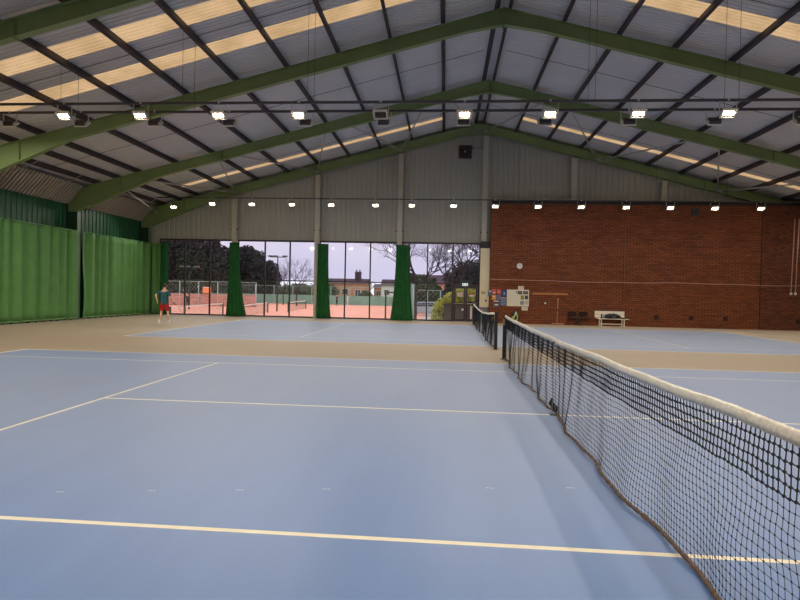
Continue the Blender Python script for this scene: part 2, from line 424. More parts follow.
# ---------------------------------------------------------------- portal frames
def portal(which, y):
    root = empty('portal_frame', (XR, y, 0))
    tag(root, {'nearest': 'green steel portal frame nearest the camera, cut off by the top left corner',
               'second': 'green steel portal frame whose apex touches the top edge of the picture',
               'third': 'green steel portal frame crossing behind the nearer row of floodlights',
               'farthest': 'green steel portal frame lying against the grey gable wall'}[which], 'roof frame', 'green portal frames')
    tw, tf, fw = .014, .022, .2
    def bot(d):                                   # local depth at distance d from ridge
        t = .45
        if d > 15.0: t = .45+(d-15)/(19.1-15)*.58
        if d < 1.2: t = .45+.10*(1-d/1.2)
        return t
    cols_in = HALF-.58
    for sg in (-1, 1):
        ds = [0, .6, 1.2, 8, 15, 17, cols_in]
        tops = [(sg*d, ZR-SL*d) for d in ds]; bots = [(sg*d, ZR-SL*d-bot(d)*NV) for d in ds]
        w = MB(); w.prism(tops+bots[::-1], -tw/2, tw/2)
        w.build('rafter_web', GREEN, root)
        for line, dz, nm in ((tops, -tf, 'top_flange'), (bots, 0, 'bottom_flange')):
            m = MB()
            m.prism([(x, z+dz) for x, z in line]+[(x, z+dz+tf) for x, z in line[::-1]], -fw/2, fw/2)
            m.build(nm, GREEN, root)
        for d in (12.15, 17.0):
            st = MB(); st.box(sg*d-.01, -fw/2-.004, ZR-SL*d-bot(d)*NV-(.05 if d < 13 else 0), sg*d+.01, fw/2+.004, ZR-SL*d-tf); st.build('stiffener', GREEN, root)
        c = MB(); xi = sg*cols_in; xo = sg*(HALF-.04); zt = ZR-SL*HALF+.02
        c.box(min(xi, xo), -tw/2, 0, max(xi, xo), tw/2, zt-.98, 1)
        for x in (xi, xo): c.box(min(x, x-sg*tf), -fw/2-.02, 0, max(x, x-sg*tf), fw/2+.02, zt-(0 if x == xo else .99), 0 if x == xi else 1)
        c.build('column', [COLGREEN, COLSHADE], root)
        cap = MB(); cap.prism([(xi, ZR-SL*cols_in), (xo, zt), (xo, zt-.98), (xi, ZR-SL*cols_in-bot(cols_in)*NV)], -.012, .012)
        cap.build('haunch_plate', GREEN, root)
        # fly braces from purlins to bottom flange
        if which != 'farthest':
            for k in (3, 6, 8):
                f = MB(); d = .2+1.785*k
                f.tube([(sg*(d), .55, ZR-SL*d+.02), (sg*(d+.02), .06, ZR-SL*d-.40)], .013, 5)
                f.build('fly_brace', STEEL, root)
    ap = MB(); ap.box(-.02, -fw/2-.02, ZR-.66, .02, fw/2+.02, ZR+.01); ap.build('apex_plate', GREEN, root)
for w, y in FR: portal(w, y)

# purlins
for sg, sd in ((-1, 'left'), (1, 'right')):
    ks = [.2+1.785*k for k in range(10)]+[17.3, 18.3]
    ks = sorted(ks)
    for i, d in enumerate(ks):
        m = MB(); x = XR+sg*d; z = ztop(x)+.003
        n = Vector((sg*SL, 0, 1)).normalized(); t = Vector((sg, 0, -SL)).normalized()
        def q(a, b, y): v = Vector((x, y, z))+t*a+n*b; return tuple(v)
        P = [(-.035, 0), (.035, 0), (.035, .02), (-.025, .02), (-.025, .185), (.035, .185), (.035, .2), (-.035, .2)]
        P = [(-.06, 0), (.05, 0), (.05, .2), (-.06, .2)]
        ya, yb = Y0+.05, YW-.02
        vs = [q(a, b, ya) for a, b in P]+[q(a, b, yb) for a, b in P]
        m.add(vs, [(0,1,2,3),(7,6,5,4),(0,4,5,1),(1,5,6,2),(2,6,7,3),(3,7,4,0)])
        o = m.build('purlin', PURLIN)
        tag(o, 'dark steel purlin, %s from the ridge on the %s roof slope' % (ORD[i], sd), 'purlin', 'dark roof purlins')

# wind bracing between third and farthest frame
nodes = [(-18.9, None), (-13.75, 0), (-8.95, 0), (-4.15, 0), (.45, 0), (5.45, 0), (10.25, 0), (15.1, 0)]
br = [(-16.9, -18.4), (-15.8, -13.8), (-12.1, -13.75), (-11.3, -8.95), (-7.1, -8.9), (-6.0, -4.2), (-2.6, -4.1), (-1.45, .2), (2.65, .6), (3.9, 6.6), (9.1, 6.8), (10.2, 13.05), (15.6, 13.25), (17.2, 18.2)]
pos = ['leftmost roof bracing tube beside the left wall', 'roof bracing tube slanting right to the first gable post', 'upright-looking roof bracing tube above the leftmost dark drape post',
       'roof bracing tube slanting right to the second gable post', 'steep roof bracing tube rising over the second gable post', 'roof bracing tube slanting down to the third gable post from the left',
       'steep roof bracing tube rising right of the third gable post', 'short roof bracing tube meeting the apex from the left', 'long roof bracing tube meeting the apex from the right',
       'short steep roof bracing tube above the left part of the brick wall', 'long roof bracing tube above the middle of the brick wall', 'upright-looking roof bracing tube right of the last stub post over the brick wall',
       'long roof bracing tube at the right edge of the picture', 'rightmost roof bracing tube near the right wall']
for (xc, xg), lb in zip(br, pos):
    m = MB(); 
    def bz(x): return ztop(x)-.36
    m.tube([(xc, FR[2][1]+.08, bz(xc)), (xg, FR[3][1]-.12, bz(xg))], .038, 8)
    m.box(xg-.07, FR[3][1]-.2, bz(xg)-.06, xg+.07, FR[3][1]-.1, bz(xg)+.06)
    tag(m.build('brace_tube', STEELW), 'pale '+lb, 'brace', 'pale wind braces in the far roof bay')

# ---------------------------------------------------------------- gable posts
gp = [-13.72, -8.86, -4.13, .6, 5.45, 10.25]
gl = ['cream steel gable post, leftmost, behind the first gathered green drape', 'cream steel gable post beside the second gathered drape, bare down to the floor', 'cream steel gable post behind the drape left of the entrance',
      'tall cream steel gable post between entrance doors and brick wall', 'cream gable post stub directly above the brick wall, left one', 'short cream gable post above the brick wall, right one']
for i, (x, lb) in enumerate(zip(gp, gl)):
    m = MB(); z0 = 0 if i < 4 else 6.78; zt = ztop(x)-.62
    ya, yb = 31.66, 31.94
    m.box(x-.13, ya, z0, x+.13, ya+.016, zt); m.box(x-.13, yb-.016, z0, x+.13, yb, zt); m.box(x-.007, ya, z0, x+.007, yb, zt)
    if i >= 4: m.box(x-.14, ya-.02, zt-.15, x+.14, yb, zt)
    root = m.build('gable_post', POST)
    if i < 4:
        c = MB(); c.box(x-.22, ya+.05, 5.6-.6, x+.22, ya+.1, 5.66-.6); c.build('cleat', DSTEEL, root)
    tag(root, lb, 'post', 'cream gable posts')

# ---------------------------------------------------------------- glazed wall
ZT = 2.12
bays = [(-18.3, -16.77, -15.26, -13.86), (-13.56, -11.97, -10.49, -9.0), (-8.72, -7.25, -5.8, -4.27), (-3.98, -2.53, -1.09, .42)]
for bi, b in enumerate(bays):
    f = MB(); w = .035; ya, yb = 31.98, 32.08
    for k, x in enumerate(b):
        z1 = 4.42; z0 = 0
        f.box(x-w, ya, z0, x+w, yb, z1)
    for k in range(3):
        x0, x1 = b[k]+w, b[k+1]-w
        f.box(x0, ya, 4.36, x1, yb, 4.42)
        if not (bi == 3 and k == 2): f.box(x0, ya, 0, x1, yb, .07)
        f.box(x0, ya, ZT-.03, x1, yb, ZT+.03)
    root = f.build('window_%d' % (bi+1), FRAME); tag(root, kind='structure')
    for k in range(3):
        x0, x1 = b[k]+w, b[k+1]-w
        g = MB(); g.box(x0, 32.02, ZT+.03, x1, 32.028, 4.36); g.build('glass_pane', GLASSU, root)['label'] = 'tinted upper glass pane'
        if not (bi == 3 and k == 2):
            g = MB(); g.box(x0, 32.02, .07, x1, 32.028, ZT-.03); g.build('glass_pane', GLASSL, root)['label'] = 'clear lower glass pane'
# double door in the last bay
droot = empty('door_1', (-.335, 32.0, 0)); tag(droot, kind='structure')
f = MB(); 
f.box(-.76, -.06, 0, -.66, .08, 2.09); f.box(.66, -.06, 0, .76, .08, 2.09); f.box(-.66, -.06, 1.99, .66, .08, 2.09)
f.build('door_frame', FRAME, droot)
for sx in (-1, 1):
    x0, x1 = (-.65, -.01) if sx < 0 else (.01, .65)
    l = MB()
    l.box(x0, -.03, .02, x0+.09, .03, 1.98); l.box(x1-.09, -.03, .02, x1, .03, 1.98)
    l.box(x0+.09, -.03, .02, x1-.09, .03, .14); l.box(x0+.09, -.03, 1.87, x1-.09, .03, 1.98); l.box(x0+.09, -.03, .93, x1-.09, .03, 1.03)
    leaf = l.build('door_leaf', FRAME, droot)
    g = MB(); g.box(x0+.09, -.004, .14, x1-.09, .004, .93); g.box(x0+.09, -.004, 1.03, x1-.09, .004, 1.87); g.build('glass_pane', GLASSL, leaf)
    p = MB(); p.tube([(x0+.04, -.09, 1.02), (x1-.04, -.09, 1.02)], .022, 8); p.box(x0+.05, -.09, 1.0, x0+.09, -.03, 1.04); p.box(x1-.09, -.09, 1.0, x1-.05, -.03, 1.04)
    p.build('push_bar', STEELW, leaf)
p = MB(); p.box(-.48, -.04, 1.42, -.16, -.032, 1.66); tag(p.build('paper_notice', mat('notice_pink', lin(226, 196, 186), .7)), 'pale pink paper notice taped to left door glass', 'notice').location = (-.335, 32.02, 0)
p = MB(); p.box(.2, -.04, 1.42, .46, -.032, 1.62); p.box(.2, -.042, 1.54, .46, -.036, 1.62, 1); tag(p.build('paper_notice', [WHITE, mat('notice_red', lin(206, 84, 66), .7)]), 'red and white paper notice on right door glass', 'notice').location = (-.335, 32.02, 0)
p = MB(); p.box(.27, -.05, .16, .37, -.035, .9); tag(p.build('paper_notice', WHITE), 'tall narrow white strip standing behind right door glass', 'notice').location = (-.335, 32.02, 0)
p = MB(); p.box(-.22, -.045, .62, -.08, -.033, .74); tag(p.build('paper_notice', WHITE), 'small white sticker low on left door glass', 'notice').location = (-.335, 32.02, 0)
# exit sign over the door
s = MB(); s.box(-.3, -.08, .1, .14, .0, .3); root = s.build('exit_sign', BLACK); root.location = (-.37, 31.96, 2.05)
s = MB(); s.box(-.17, -.1, -.02, .15, -.02, .12); s.build('sign_face', mat('sign_white', lin(226, 236, 230), .4, emit=(.8, 1, .9, 1), estr=.5), root)['label'] = 'white lit lower panel'
SM = mat('sign_mark', lin(130, 150, 145), .5)
for (a, b) in ((-.12, -.06), (-.02, .0), (.05, .11)): s = MB(); s.box(a, -.104, .02, b, -.1, .08); s.build('sign_symbol', SM, root)
tag(root, 'small black and white exit sign above the double doors', 'sign')

# ---------------------------------------------------------------- brick wall block and the strip beside it
m = MB(); YB = 31.22
m.box(.95, YB, 0, 8.08, 31.62, 6.55, 0); m.box(8.12, YB, 0, 15.1, 31.62, 6.55, 0)
m.box(8.08, YB+.02, 0, 8.12, 31.62, 6.55, 2)
m.box(15.1, YB+.04, 0, 15.16, 31.62, 6.55, 2)
m.box(15.16, YB, 0, XRT-.6, 31.62, 6.55, 1)
m.box(.95, YB+.08, 6.55, XRT-.6, 31.62, 6.76, 3)
m.box(.9, YB-.02, 6.72, XRT-.6, 31.62, 6.78, 3)
# raked vent bricks near the floor
for x in (9.85, 11.65, 13.4): m.box(x-.12, YB-.004, .42, x+.12, YB+.01, .66, 2)
m.box(16.95, YB-.004, .35, 17.2, YB+.01, .6, 2)
tag(m.build('wall_brick', [BRICK, BRICK2, mat('brick_joint', lin(58, 34, 28), .9), mat('dark_fascia', lin(52, 50, 52), .6)]), kind='structure')
m = MB(); m.box(.42, 31.5, .86, .94, 31.62, 4.12, 0); m.box(.42, 31.5, 4.12, .94, 31.62, 4.5, 1); m.box(.42, 31.48, 0, .94, 31.62, .86, 2)
tag(m.build('trim_20', [CREAM, mat('dark_box', lin(46, 44, 46), .6), mat('grey_plinth', lin(120, 112, 110), .7)]), kind='structure')

# ---------------------------------------------------------------- curtains
def sheet(fn, nu, nv, th, name, m, parent=None, M2=None, hem=0):
    """closed thin cloth from a surface function fn(u,v)->Vector"""
    P = [[Vector(fn(i/nu, j/nv)) for j in range(nv+1)] for i in range(nu+1)]
    vs = []; fs = []; ms = []
    for i in range(nu+1):
        for j in range(nv+1):
            a = P[min(i+1, nu)][j]-P[max(i-1, 0)][j]; b = P[i][min(j+1, nv)]-P[i][max(j-1, 0)]
            n = a.cross(b); n = n.normalized() if n.length > 1e-9 else Vector((0, -1, 0))
            vs += [P[i][j]+n*th/2, P[i][j]-n*th/2]
    W = nv+1; idx = lambda i, j, k: 2*(i*W+j)+k
    mbb = MB()
    for i in range(nu):
        for j in range(nv):
            fs.append((idx(i,j,0), idx(i+1,j,0), idx(i+1,j+1,0), idx(i,j+1,0))); fs.append((idx(i,j,1), idx(i,j+1,1), idx(i+1,j+1,1), idx(i+1,j,1)))
    for i in range(nu):
        fs.append((idx(i,0,0), idx(i,0,1), idx(i+1,0,1), idx(i+1,0,0))); fs.append((idx(i,nv,0), idx(i+1,nv,0), idx(i+1,nv,1), idx(i,nv,1)))
    for j in range(nv):
        fs.append((idx(0,j,0), idx(0,j+1,0), idx(0,j+1,1), idx(0,j,1))); fs.append((idx(nu,j,0), idx(nu,j,1), idx(nu,j+1,1), idx(nu,j+1,0)))
    mbb.add(vs, fs, 0, True)
    return mbb.build(name, m, parent)

def wall_curtain(y0, y1, label, seed):
    rnd = random.Random(seed); x = XL+.72
    ph = [rnd.random()*6 for _ in range(6)]
    ztopf = 4.14
    def fn(u, v):
        y = y0+(y1-y0)*u; z = .07+(ztopf-.07)*v
        a = .075*math.sin(y*9.3+ph[0]+1.1*math.sin(y*2.1))+.022*math.sin(y*17.7+ph[1]+.4*v)+.03*math.sin(y*3.7+ph[2])
        a *= .55+.45*v+.5*abs(math.sin(y*.9+ph[3]))*(1-v)
        edge = math.exp(-((y-y0)/.5)**2)
        a += edge*.05*math.sin(6*v+8*u)
        return (x+a, y, z)
    root = sheet(fn, int((y1-y0)*26), 14, .012, 'curtain', CUR)
    def hem(u, v):
        y = y0+(y1-y0)*u; p = fn(u, 0); return (p[0]+.009, y, .05+.05*v)
    sheet(hem, int((y1-y0)*26), 1, .01, 'hem', CURHEM, root)['label'] = 'pale green hem'
    h = MB(); h.tube([(x, y0, ztopf+.02), (x, y1, ztopf+.02)], .014, 6); h.build('top_cord', CURHEM, root)
    n = int((y1-y0)/.45)
    for i in range(n+1):
        y = y0+.05+(y1-y0-.1)*i/n; hk = MB(); hk.box(x-.02, y-.035, 0, x+.02, y+.035, .045); hk.build('ground_weight', BLACK, root)
    tag(root, label, 'curtain', 'bright green wall curtains')
wall_curtain(19.3, 25.27, 'bright green folded curtain on left wall, cut by the left picture edge', 3)
wall_curtain(25.62, 31.7, 'bright green folded curtain on left wall nearest the windows', 5)

def corner():
    def fn(u, v):
        x = XL+.78+.66*u; return (x, 31.76+.03*math.sin(x*17+v)+.012*math.sin(x*41), .06+4.08*v)
    o = sheet(fn, 26, 10, .012, 'curtain', CUR)
    h = MB(); h.tube([(XL+.78, 31.76, 4.16), (XL+1.44, 31.76, 4.16)], .014, 6); h.build('top_cord', CURHEM, o)
    tag(o, 'narrow green curtain turning the far left corner beside the windows', 'curtain')
corner()
def drape(cx0, cx1, bx0, bx1, y, label, seed, zt=4.2, pleats=5):
    rnd = random.Random(seed); ph = rnd.random()*6; ph2 = rnd.random()*6
    depth = .11
    # closed pleated column of cloth, gathered tighter at the top
    nu, nv = 96, 26; mb = MB(); vs = []
    for j in range(nv+1):
        v = j/nv; z = .03+(zt-.03)*v
        t = (1-v)**2.2
        x0 = cx0+(bx0-cx0)*t; x1 = cx1+(bx1-cx1)*t; c = (x0+x1)/2; hw = (x1-x0)/2
        for i in range(nu):
            a = 2*PI*i/nu
            r = 1+.16*math.sin(pleats*2*a+ph+v*.7)+.08*math.sin(pleats*3.3*math.floor(1)*a*1+ph2-v*1.2) if False else 1+.17*math.sin(11*a+ph+v*.9)+.08*math.sin(19*a+ph2-v*1.6)
            sx_ = math.cos(a); vs.append((c+hw*sx_*(1+.05*math.sin(9*a+ph)), y+depth*math.sin(a)*(1+.3*t)+.045*math.sin(sx_*PI*4.3+ph+.5*math.sin(v*3+ph2))+.022*math.sin(sx_*PI*9.1+ph2-v*1.3), z+(.02*math.sin(5*a) if j == 0 else 0)))
    fs = []
    for j in range(nv):
        for i in range(nu): fs.append((j*nu+i, j*nu+(i+1) % nu, (j+1)*nu+(i+1) % nu, (j+1)*nu+i))
    fs.append(tuple(range(nu-1, -1, -1))); fs.append(tuple(range(nv*nu, (nv+1)*nu)))
    mb.add(vs, fs, 0, True)
    o = mb.build('drape', CURDK)
    h = MB(); h.box(cx0-.02, y-.03, zt, cx1+.02, y+.03, zt+.04); h.build('heading_rail', BLACK, o)
    tag(o, label, 'curtain', 'dark green drapes gathered at the gable posts')
drape(-18.02, -17.58, -18.02, -17.5, 31.5, 'dark green gathered drape in the far left corner behind the player', 1)
drape(-13.86, -13.32, -14.02, -12.85, 31.45, 'gathered dark green drape flaring widest at the floor, second from left', 2)
drape(-8.74, -8.14, -8.78, -7.95, 31.45, 'gathered dark green drape in the middle of the glazing, third from left', 3)
drape(-4.28, -3.52, -4.55, -3.28, 31.45, 'broad gathered dark green drape nearest the entrance doors', 4)

# ---------------------------------------------------------------- tennis nets (net line x = 0)
def net(yn, label, seed, near):
    root = empty('tennis_net', (0, yn+5.485, 0))
    L = 12.8; H = L/2
    rnd = random.Random(seed)
    def ztp(y):
        e = abs(y)/H
        return (1.032+.06*e**2 if near else .90+.175*e**1.6)+(.005*math.sin(y*2.3)+.003*math.sin(y*5.1))
    def xb(y):                                   # bottom hem wanders on the ground
        e = min(1, (H-abs(y))/.6)
        return e*(.03*math.sin(y*1.1+seed)+.028*math.sin(y*3.3+1+seed)+.012*math.sin(y*8.7+2)-.02)
    rows = 20; ncol = int(L/.045)
    def P(i, j):
        y = -H+.06+(L-.12)*i/ncol; v = j/rows        # v=0 bottom
        zt = ztp(y)-.05; zb = .03
        z = zb+(zt-zb)*v
        z += .006*noise.noise(Vector((y*12+9, z*10, seed)))
        x = xb(y)*(1-v)**1.6+(.012*math.sin(y*2.2+3*v+seed)+.006*math.sin(y*7+5*v))*v*(1-v)*4
        # bunching folds in the far half, soft bag low down
        bn = max(0, min(1, (y+2.6)/1.6))*max(0, min(1, (5.6-y)/.8))
        y2 = y+bn*.052*math.sin(y*2*PI/.43+1.1*math.sin(y*1.7)+.8*v)*(.35+.65*math.sin(PI*min(1, v*1.1)))
        y2 += .010*math.sin(z*14+y*6)+.016*noise.noise(Vector((y*2, z*3, seed)))+.008*noise.noise(Vector((y*13, z*11, seed)))
        z += .010*noise.noise(Vector((y*3, z*4, seed+5)))*(4*v*(1-v))+.008*math.sin(y*4.3+seed)*(1-v)
        return (x, y2, z)
    G = [[P(i, j) for j in range(rows+1)] for i in range(ncol+1)]
    m = MB(); thick = rows-5
    for i in range(ncol+1):
        m.tube(G[i][:thick+1], .0017 if near else .0028, 3, 0, True, False)
        m.tube(G[i][thick:], .0036, 3, 0, True, False)
    for j in range(1, rows+1):
        r = (.0017 if near else .0026) if j < thick else .0036
        if j == thick: r = .0046
        m.tube([G[i][j] for i in range(ncol+1)], r, 3, 0, True, False)
    if near:
        for i in range(ncol+1):
            for j in range(1, rows+1):
                c = G[i][j]; r = .0062 if j < thick else .0112
                m.add([(c[0]+r,c[1],c[2]),(c[0]-r,c[1],c[2]),(c[0],c[1]+r,c[2]),(c[0],c[1]-r,c[2]),(c[0],c[1],c[2]+r),(c[0],c[1],c[2]-r)],
                      [(0,2,4),(2,1,4),(1,3,4),(3,0,4),(2,0,5),(1,2,5),(3,1,5),(0,3,5)])
    m.build('netting', NETBLK, root)
    # headband: folded canvas tape
    b = MB(); n = 1900; sec = [(-.010, -.062), (-.013, -.035), (-.010, -.006), (0, .005), (.010, -.006), (.013, -.035), (.010, -.062), (0, -.058)]
    vs = []
    for i in range(n+1):
        y = -H+.05+(L-.1)*i/n; z = ztp(y)
        for q, (a, c) in enumerate(sec):
            wob = .004*noise.noise(Vector((y*14+c*160, q*.6, seed)))+(.0045*math.sin(y*2*PI/.055+c*90+2*math.sin(y*5))*(.7+noise.noise(Vector((y*4, 1, seed)))) if 0 < q < 6 else 0)
            vs.append((a*(1+.0)+wob, y, z+c+(.006*noise.noise(Vector((y*6, 3, seed))) if q in (0, 6, 7) else .003*noise.noise(Vector((y*9, 7, seed))))))
    k = len(sec); fs = []
    for i in range(n):
        for q in range(k): fs.append((i*k+q, i*k+(q+1) % k, (i+1)*k+(q+1) % k, (i+1)*k+q))
    fs += [tuple(range(k-1, -1, -1)), tuple(range(n*k, n*k+k))]
    b.add(vs, fs, 0, True); b.build('headband', BAND, root)
    h = MB(); pts = []; rs = []
    for i in range(0, 641):
        y = -H+.05+(L-.1)*i/640; pts.append((xb(y), y, .024+.006*math.sin(y*9)+.004)); rs.append(.016+.005*noise.noise(Vector((y*12, 0, seed)))+.002*math.sin(y*60))
    h.tube(pts, rs, 7); h.build('bottom_hem', HEM, root)
    sw = .012 if near else .025; zs = .97 if near else .9
    s = MB(); s.box(-.022, -sw, .0, -.018, sw, zs); s.box(.018, -sw, .0, .022, sw, zs); s.box(-.022, -sw, zs, .022, sw, zs+.025); s.box(-.05, -.05, 0, .05, .05, .012)
    s.build('center_strap', mat('strap_grey2', lin(110, 104, 98), .7) if near else mat('strap_white', lin(226, 218, 204), .7), root)
    if near:
        kn = MB()
        kn.tube([(xb(.1), .0, .04), (xb(.1)+.01, .1, .07), (.0, .2, .12), (.01, .16, .2)], [.02, .04, .035, .012], 9)
        kn.build('net_bundle', NETBLK, root)
    for sg in (-1, 1):
        p = MB(); y = sg*H
        p.box(-.045, y-.045, 0, .045, y+.045, 1.075); p.box(-.05, y-.05, 1.06, .05, y+.05, 1.09); p.cyl((0, y, .006), .09, .012, 'z', 20)
        post = p.build('post', BLACK, root)
        wd = MB(); wd.cyl((-.02, y-sg*.065, .93), .035, .06, 'x', 12); wd.box(-.05, y-.03+sg*-.04, .84, .05, y+.03+sg*-.04, 1.0)
        wd.tube([(-.05, y-sg*.06, .93), (-.11, y-sg*.06, .93), (-.11, y-sg*.06, .84)], .008, 6)
        wd.build('winder', mat('brass', lin(170, 150, 110), .4, metal=.6) if 'brass' not in MATS else MATS['brass'], post)['label'] = 'dull brass winder'
    tag(root, label, 'tennis net', 'indoor tennis nets')
BAND = mat('net_band', lin(255, 242, 224), .85, nscale=9, namt=.08, bump=.6, bscale=45)
net(C1, 'large black tennis net with cream headband in the right foreground', 1.0, True)
net(C2, 'distant black tennis net on the far court, before the entrance doors', 2.4, False)

# ---------------------------------------------------------------- floodlights on suspended rails
def rail(y, z, x0, x1, label, hang, ends=True):
    root = empty('light_rail', (0, y, z))
    t = MB(); t.box(x0, -.03, -.03, x1, .03, .03); 
    root2 = t.build('rail', DSTEEL, root)
    for x in hang:
        w = MB(); zr = ztop(x)+.1-z
        w.tube([(x, 0, .02), (x, 0, zr)], .006, 5); w.build('suspension_wire', DSTEEL, root)
    tag(root, label, 'light rail', 'suspended floodlight rails')
hang = [-16.0, -12.43, -8.88, -5.35, 2.3, 5.9, 9.5, 13.1, 16.7]
rail(15.15, 6.72, -18.8, 19.2, 'long thin steel rail carrying the nearer row of lit floodlights', hang)
rail(15.9, 6.72, -18.8, 19.2, 'steel rail just behind the nearer one, carrying floodlights that face away', hang)
rail(30.8, 6.68, -18.2, 19.0, 'thin steel rail for the far row of floodlights by the gable', hang)
rail(.2, 6.72, -18.8, 19.2, 'steel rail above the near edge of the first court, overhead', hang)

def lamp_proto(lit, face):
    """face: -1 looks towards -y, +1 towards +y. Origin at the rail."""
    root = empty('floodlight', (0, 0, 0))
    b = MB(); w = .2
    b.box(-w-.02, -.012, -.30, -w, .012, -.0); b.box(w, -.012, -.30, w+.02, .012, -.0); b.box(-w-.02, -.012, -.02, w+.02, .012, 0.0)
    b.box(-.03, -.035, -.02, .03, .035, .04)
    b.build('bracket', HOUSING, root)
    tilt = math.radians(40)*face              # housing turned so that the lens looks down and out
    R = Matrix.Translation((0, 0, -.31)) @ Matrix.Rotation(tilt, 4, 'X')
    h = MB()
    h.box(-.155, -.1, -.045, .155, .1, .03, 0, R)
    h.box(-.165, -.11, -.075, -.155, .11, .03, 0, R); h.box(.155, -.11, -.075, .165, .11, .03, 0, R); h.box(-.165, face*.1, -.06, .165, face*.11, .03, 0, R)
    for k in range(6): h.box(-.145+k*.054, -.09, .03, -.13+k*.054, .09, .075, 1, R)
    for q in range(6): h.m[q] = 1
    h.build('housing', [HOUSING, DSTEEL], root)
    rm = MB()
    for (a0, b0, a1, b1) in ((-.19, -.135, .19, -.105), (-.19, .105, .19, .135), (-.19, -.105, -.16, .105), (.16, -.105, .19, .105)): rm.box(a0, b0, -.07, a1, b1, -.035, 0, R)
    rm.build('rim', WHITE, root)
    l = MB()
    for k in range(4): l.box(-.13+k*.068, -.055, -.056, -.13+k*.068+.052, .055, -.046, 0, R)
    l.build('lens', LENS_ON if lit else LENS_OFF, root)
    return root, R
P_ROW1, P_ROW1B, P_ROW2, P_ROW0 = 50, 50, 50, 50
def lamp_light(root, R, power, name='lamp_glow'):
    d = bpy.data.lights.new(name, 'AREA'); d.shape = 'RECTANGLE'; d.size = .24; d.size_y = .085; d.energy = power; d.color = (1, .925, .80)
    d.spread = math.radians(118)
    o = bpy.data.objects.new(name, d); col.objects.link(o); o.parent = root
    o.matrix_local = R @ Matrix.Translation((0, 0, -.062))
    return o
protos = {}
for lit in (True, False):
    for fc in (-1, 1):
        protos[(lit, fc)] = None
def lamp(x, y, z, face, lit, label, group, power, dark=False):
    key = (lit, face, power)
    if protos.get(key) is None:
        root, R = lamp_proto(lit, face)
        if lit: lamp_light(root, R, power)
        protos[key] = root
    else: root = copy_tree(protos[key])
    root.location = (x, y, z)
    tag(root, label, 'floodlight', group)
g1 = 'floodlights of the nearer row facing the camera'
for k in range(-7, 9):
    x = -1.09+2.245*k
    if not -18 < x < 18.3: continue
    lit = k != -1
    i = k+7
    vis = -5 <= k <= 3
    nm = ('lit floodlight in the nearer row, %s from the left picture edge' % ORD[k+4] if -4 <= k <= 3 else 'lit floodlight of the nearer row beyond the %s picture edge, %s one out' % (('left', ORD[-5-k]) if k < 0 else ('right', ORD[k-4])))
    if not lit: nm = 'unlit white floodlight in the nearer row, left of the roof centre'
    lamp(x, 15.15, 6.72, -1, lit, nm, g1, P_ROW1)
    nm2 = 'floodlight housing facing away, just behind the %s' % ('unlit one' if not lit else nm.replace('beyond', 'past'))
    if vis: nm2 = 'floodlight facing away, dark back hung behind the %s front floodlight from the left' % ORD[k+4] if k > -5 else 'floodlight facing away, dark back cut by the left picture edge'
    else: nm2 = 'floodlight facing away, out past the %s picture edge, %s one' % (('left', ORD[-6-k]) if k < 0 else ('right', ORD[k-4]))
    lamp(x+.0, 15.9, 6.72, 1, True, nm2, 'floodlights facing the far court', P_ROW1B)
r2 = [-16.9, -14.65, -12.37, -10.09, -7.87, -5.41, -3.41, -1.14, 1.11, 3.38, 5.66, 7.98, 10.25, 12.51, 14.81, 17.1]
for i, x in enumerate(r2):
    lamp(x, 30.8, 6.68 if i else 6.48, -1, True, 'small lit floodlight in the far row by the gable, %s from the left' % ORD[i], 'floodlights of the far row', P_ROW2)
for k in range(-7, 9):
    lamp(-1.09+2.245*k, .2, 6.72, 1, True, 'overhead floodlight above the near court edge, %s from the left wall' % ORD[k+7], 'overhead floodlights above the near edge', P_ROW0)

# ---------------------------------------------------------------- fan, pipes, wall things
f = MB(); f.box(-.36, -.1, -.36, .36, .02, .36); root = f.build('extractor_fan', MAROON); root.location = (-.54, 32.08, 9.58)
r = MB(); r.tube([(.31*math.cos(a*PI/12), -.11, .31*math.sin(a*PI/12)) for a in range(24)], .02, 6, closed=True); r.tube([(.2*math.cos(a*PI/12), -.11, .2*math.sin(a*PI/12)) for a in range(24)], .008, 5, closed=True)
for a in range(8): r.tube([(0, -.11, 0), (.31*math.cos(a*PI/4), -.11, .31*math.sin(a*PI/4))], .007, 5)
r.build('guard', BLACK, root)
b = MB()
for a in range(5):
    R = Matrix.Rotation(a*2*PI/5, 4, 'Y'); b.add([R @ Vector(p) for p in ((.04, -.10, .01), (.28, -.105, .12), (.3, -.101, -.05), (.04, -.102, -.03))], [(0, 1, 2, 3)])
b.build('blade', BLACK, root)
h = MB(); h.cyl((0, -.105, 0), .05, .04, 'y', 14); h.build('hub', STEELW, root)
tag(root, 'square maroon extractor fan high on the grey gable', 'fan')
c = MB(); c.tube([(-.16, 31.98, 9.8), (.2, 31.98, 9.78), (.47, 31.98, 9.78)], .012, 6); c.box(-.2, 31.97, 9.74, -.12, 32.08, 9.86)
tag(c.build('cable', BLACK), 'dark cable running from the extractor fan to the gable post', 'cable')

o = MB(); o.cyl((0, 0, 0), .17, .05, 'y', 32); root = o.build('wall_clock', WHITE); root.location = (2.53, YB-.03, 3.16)
o = MB(); o.tube([(.165*math.cos(a*PI/16), -.02, .165*math.sin(a*PI/16)) for a in range(32)], .014, 6, closed=True); o.build('rim', STEEL, root)
o = MB(); o.box(-.006, -.032, -.01, .006, -.026, .11); o.build('minute_hand', BLACK, root)
o = MB(); o.bar((0, -.029, 0), (.07, -.029, .03), .008, .014); o.build('hour_hand', BLACK, root)
o = MB()
for a in range(12): o.box(.135, -.029, -.004, .15, -.026, .004, 0, Matrix.Rotation(a*PI/6, 4, 'Y'))
o.build('hour_marks', BLACK, root)
tag(root, 'round white wall clock on the brick wall', 'clock')

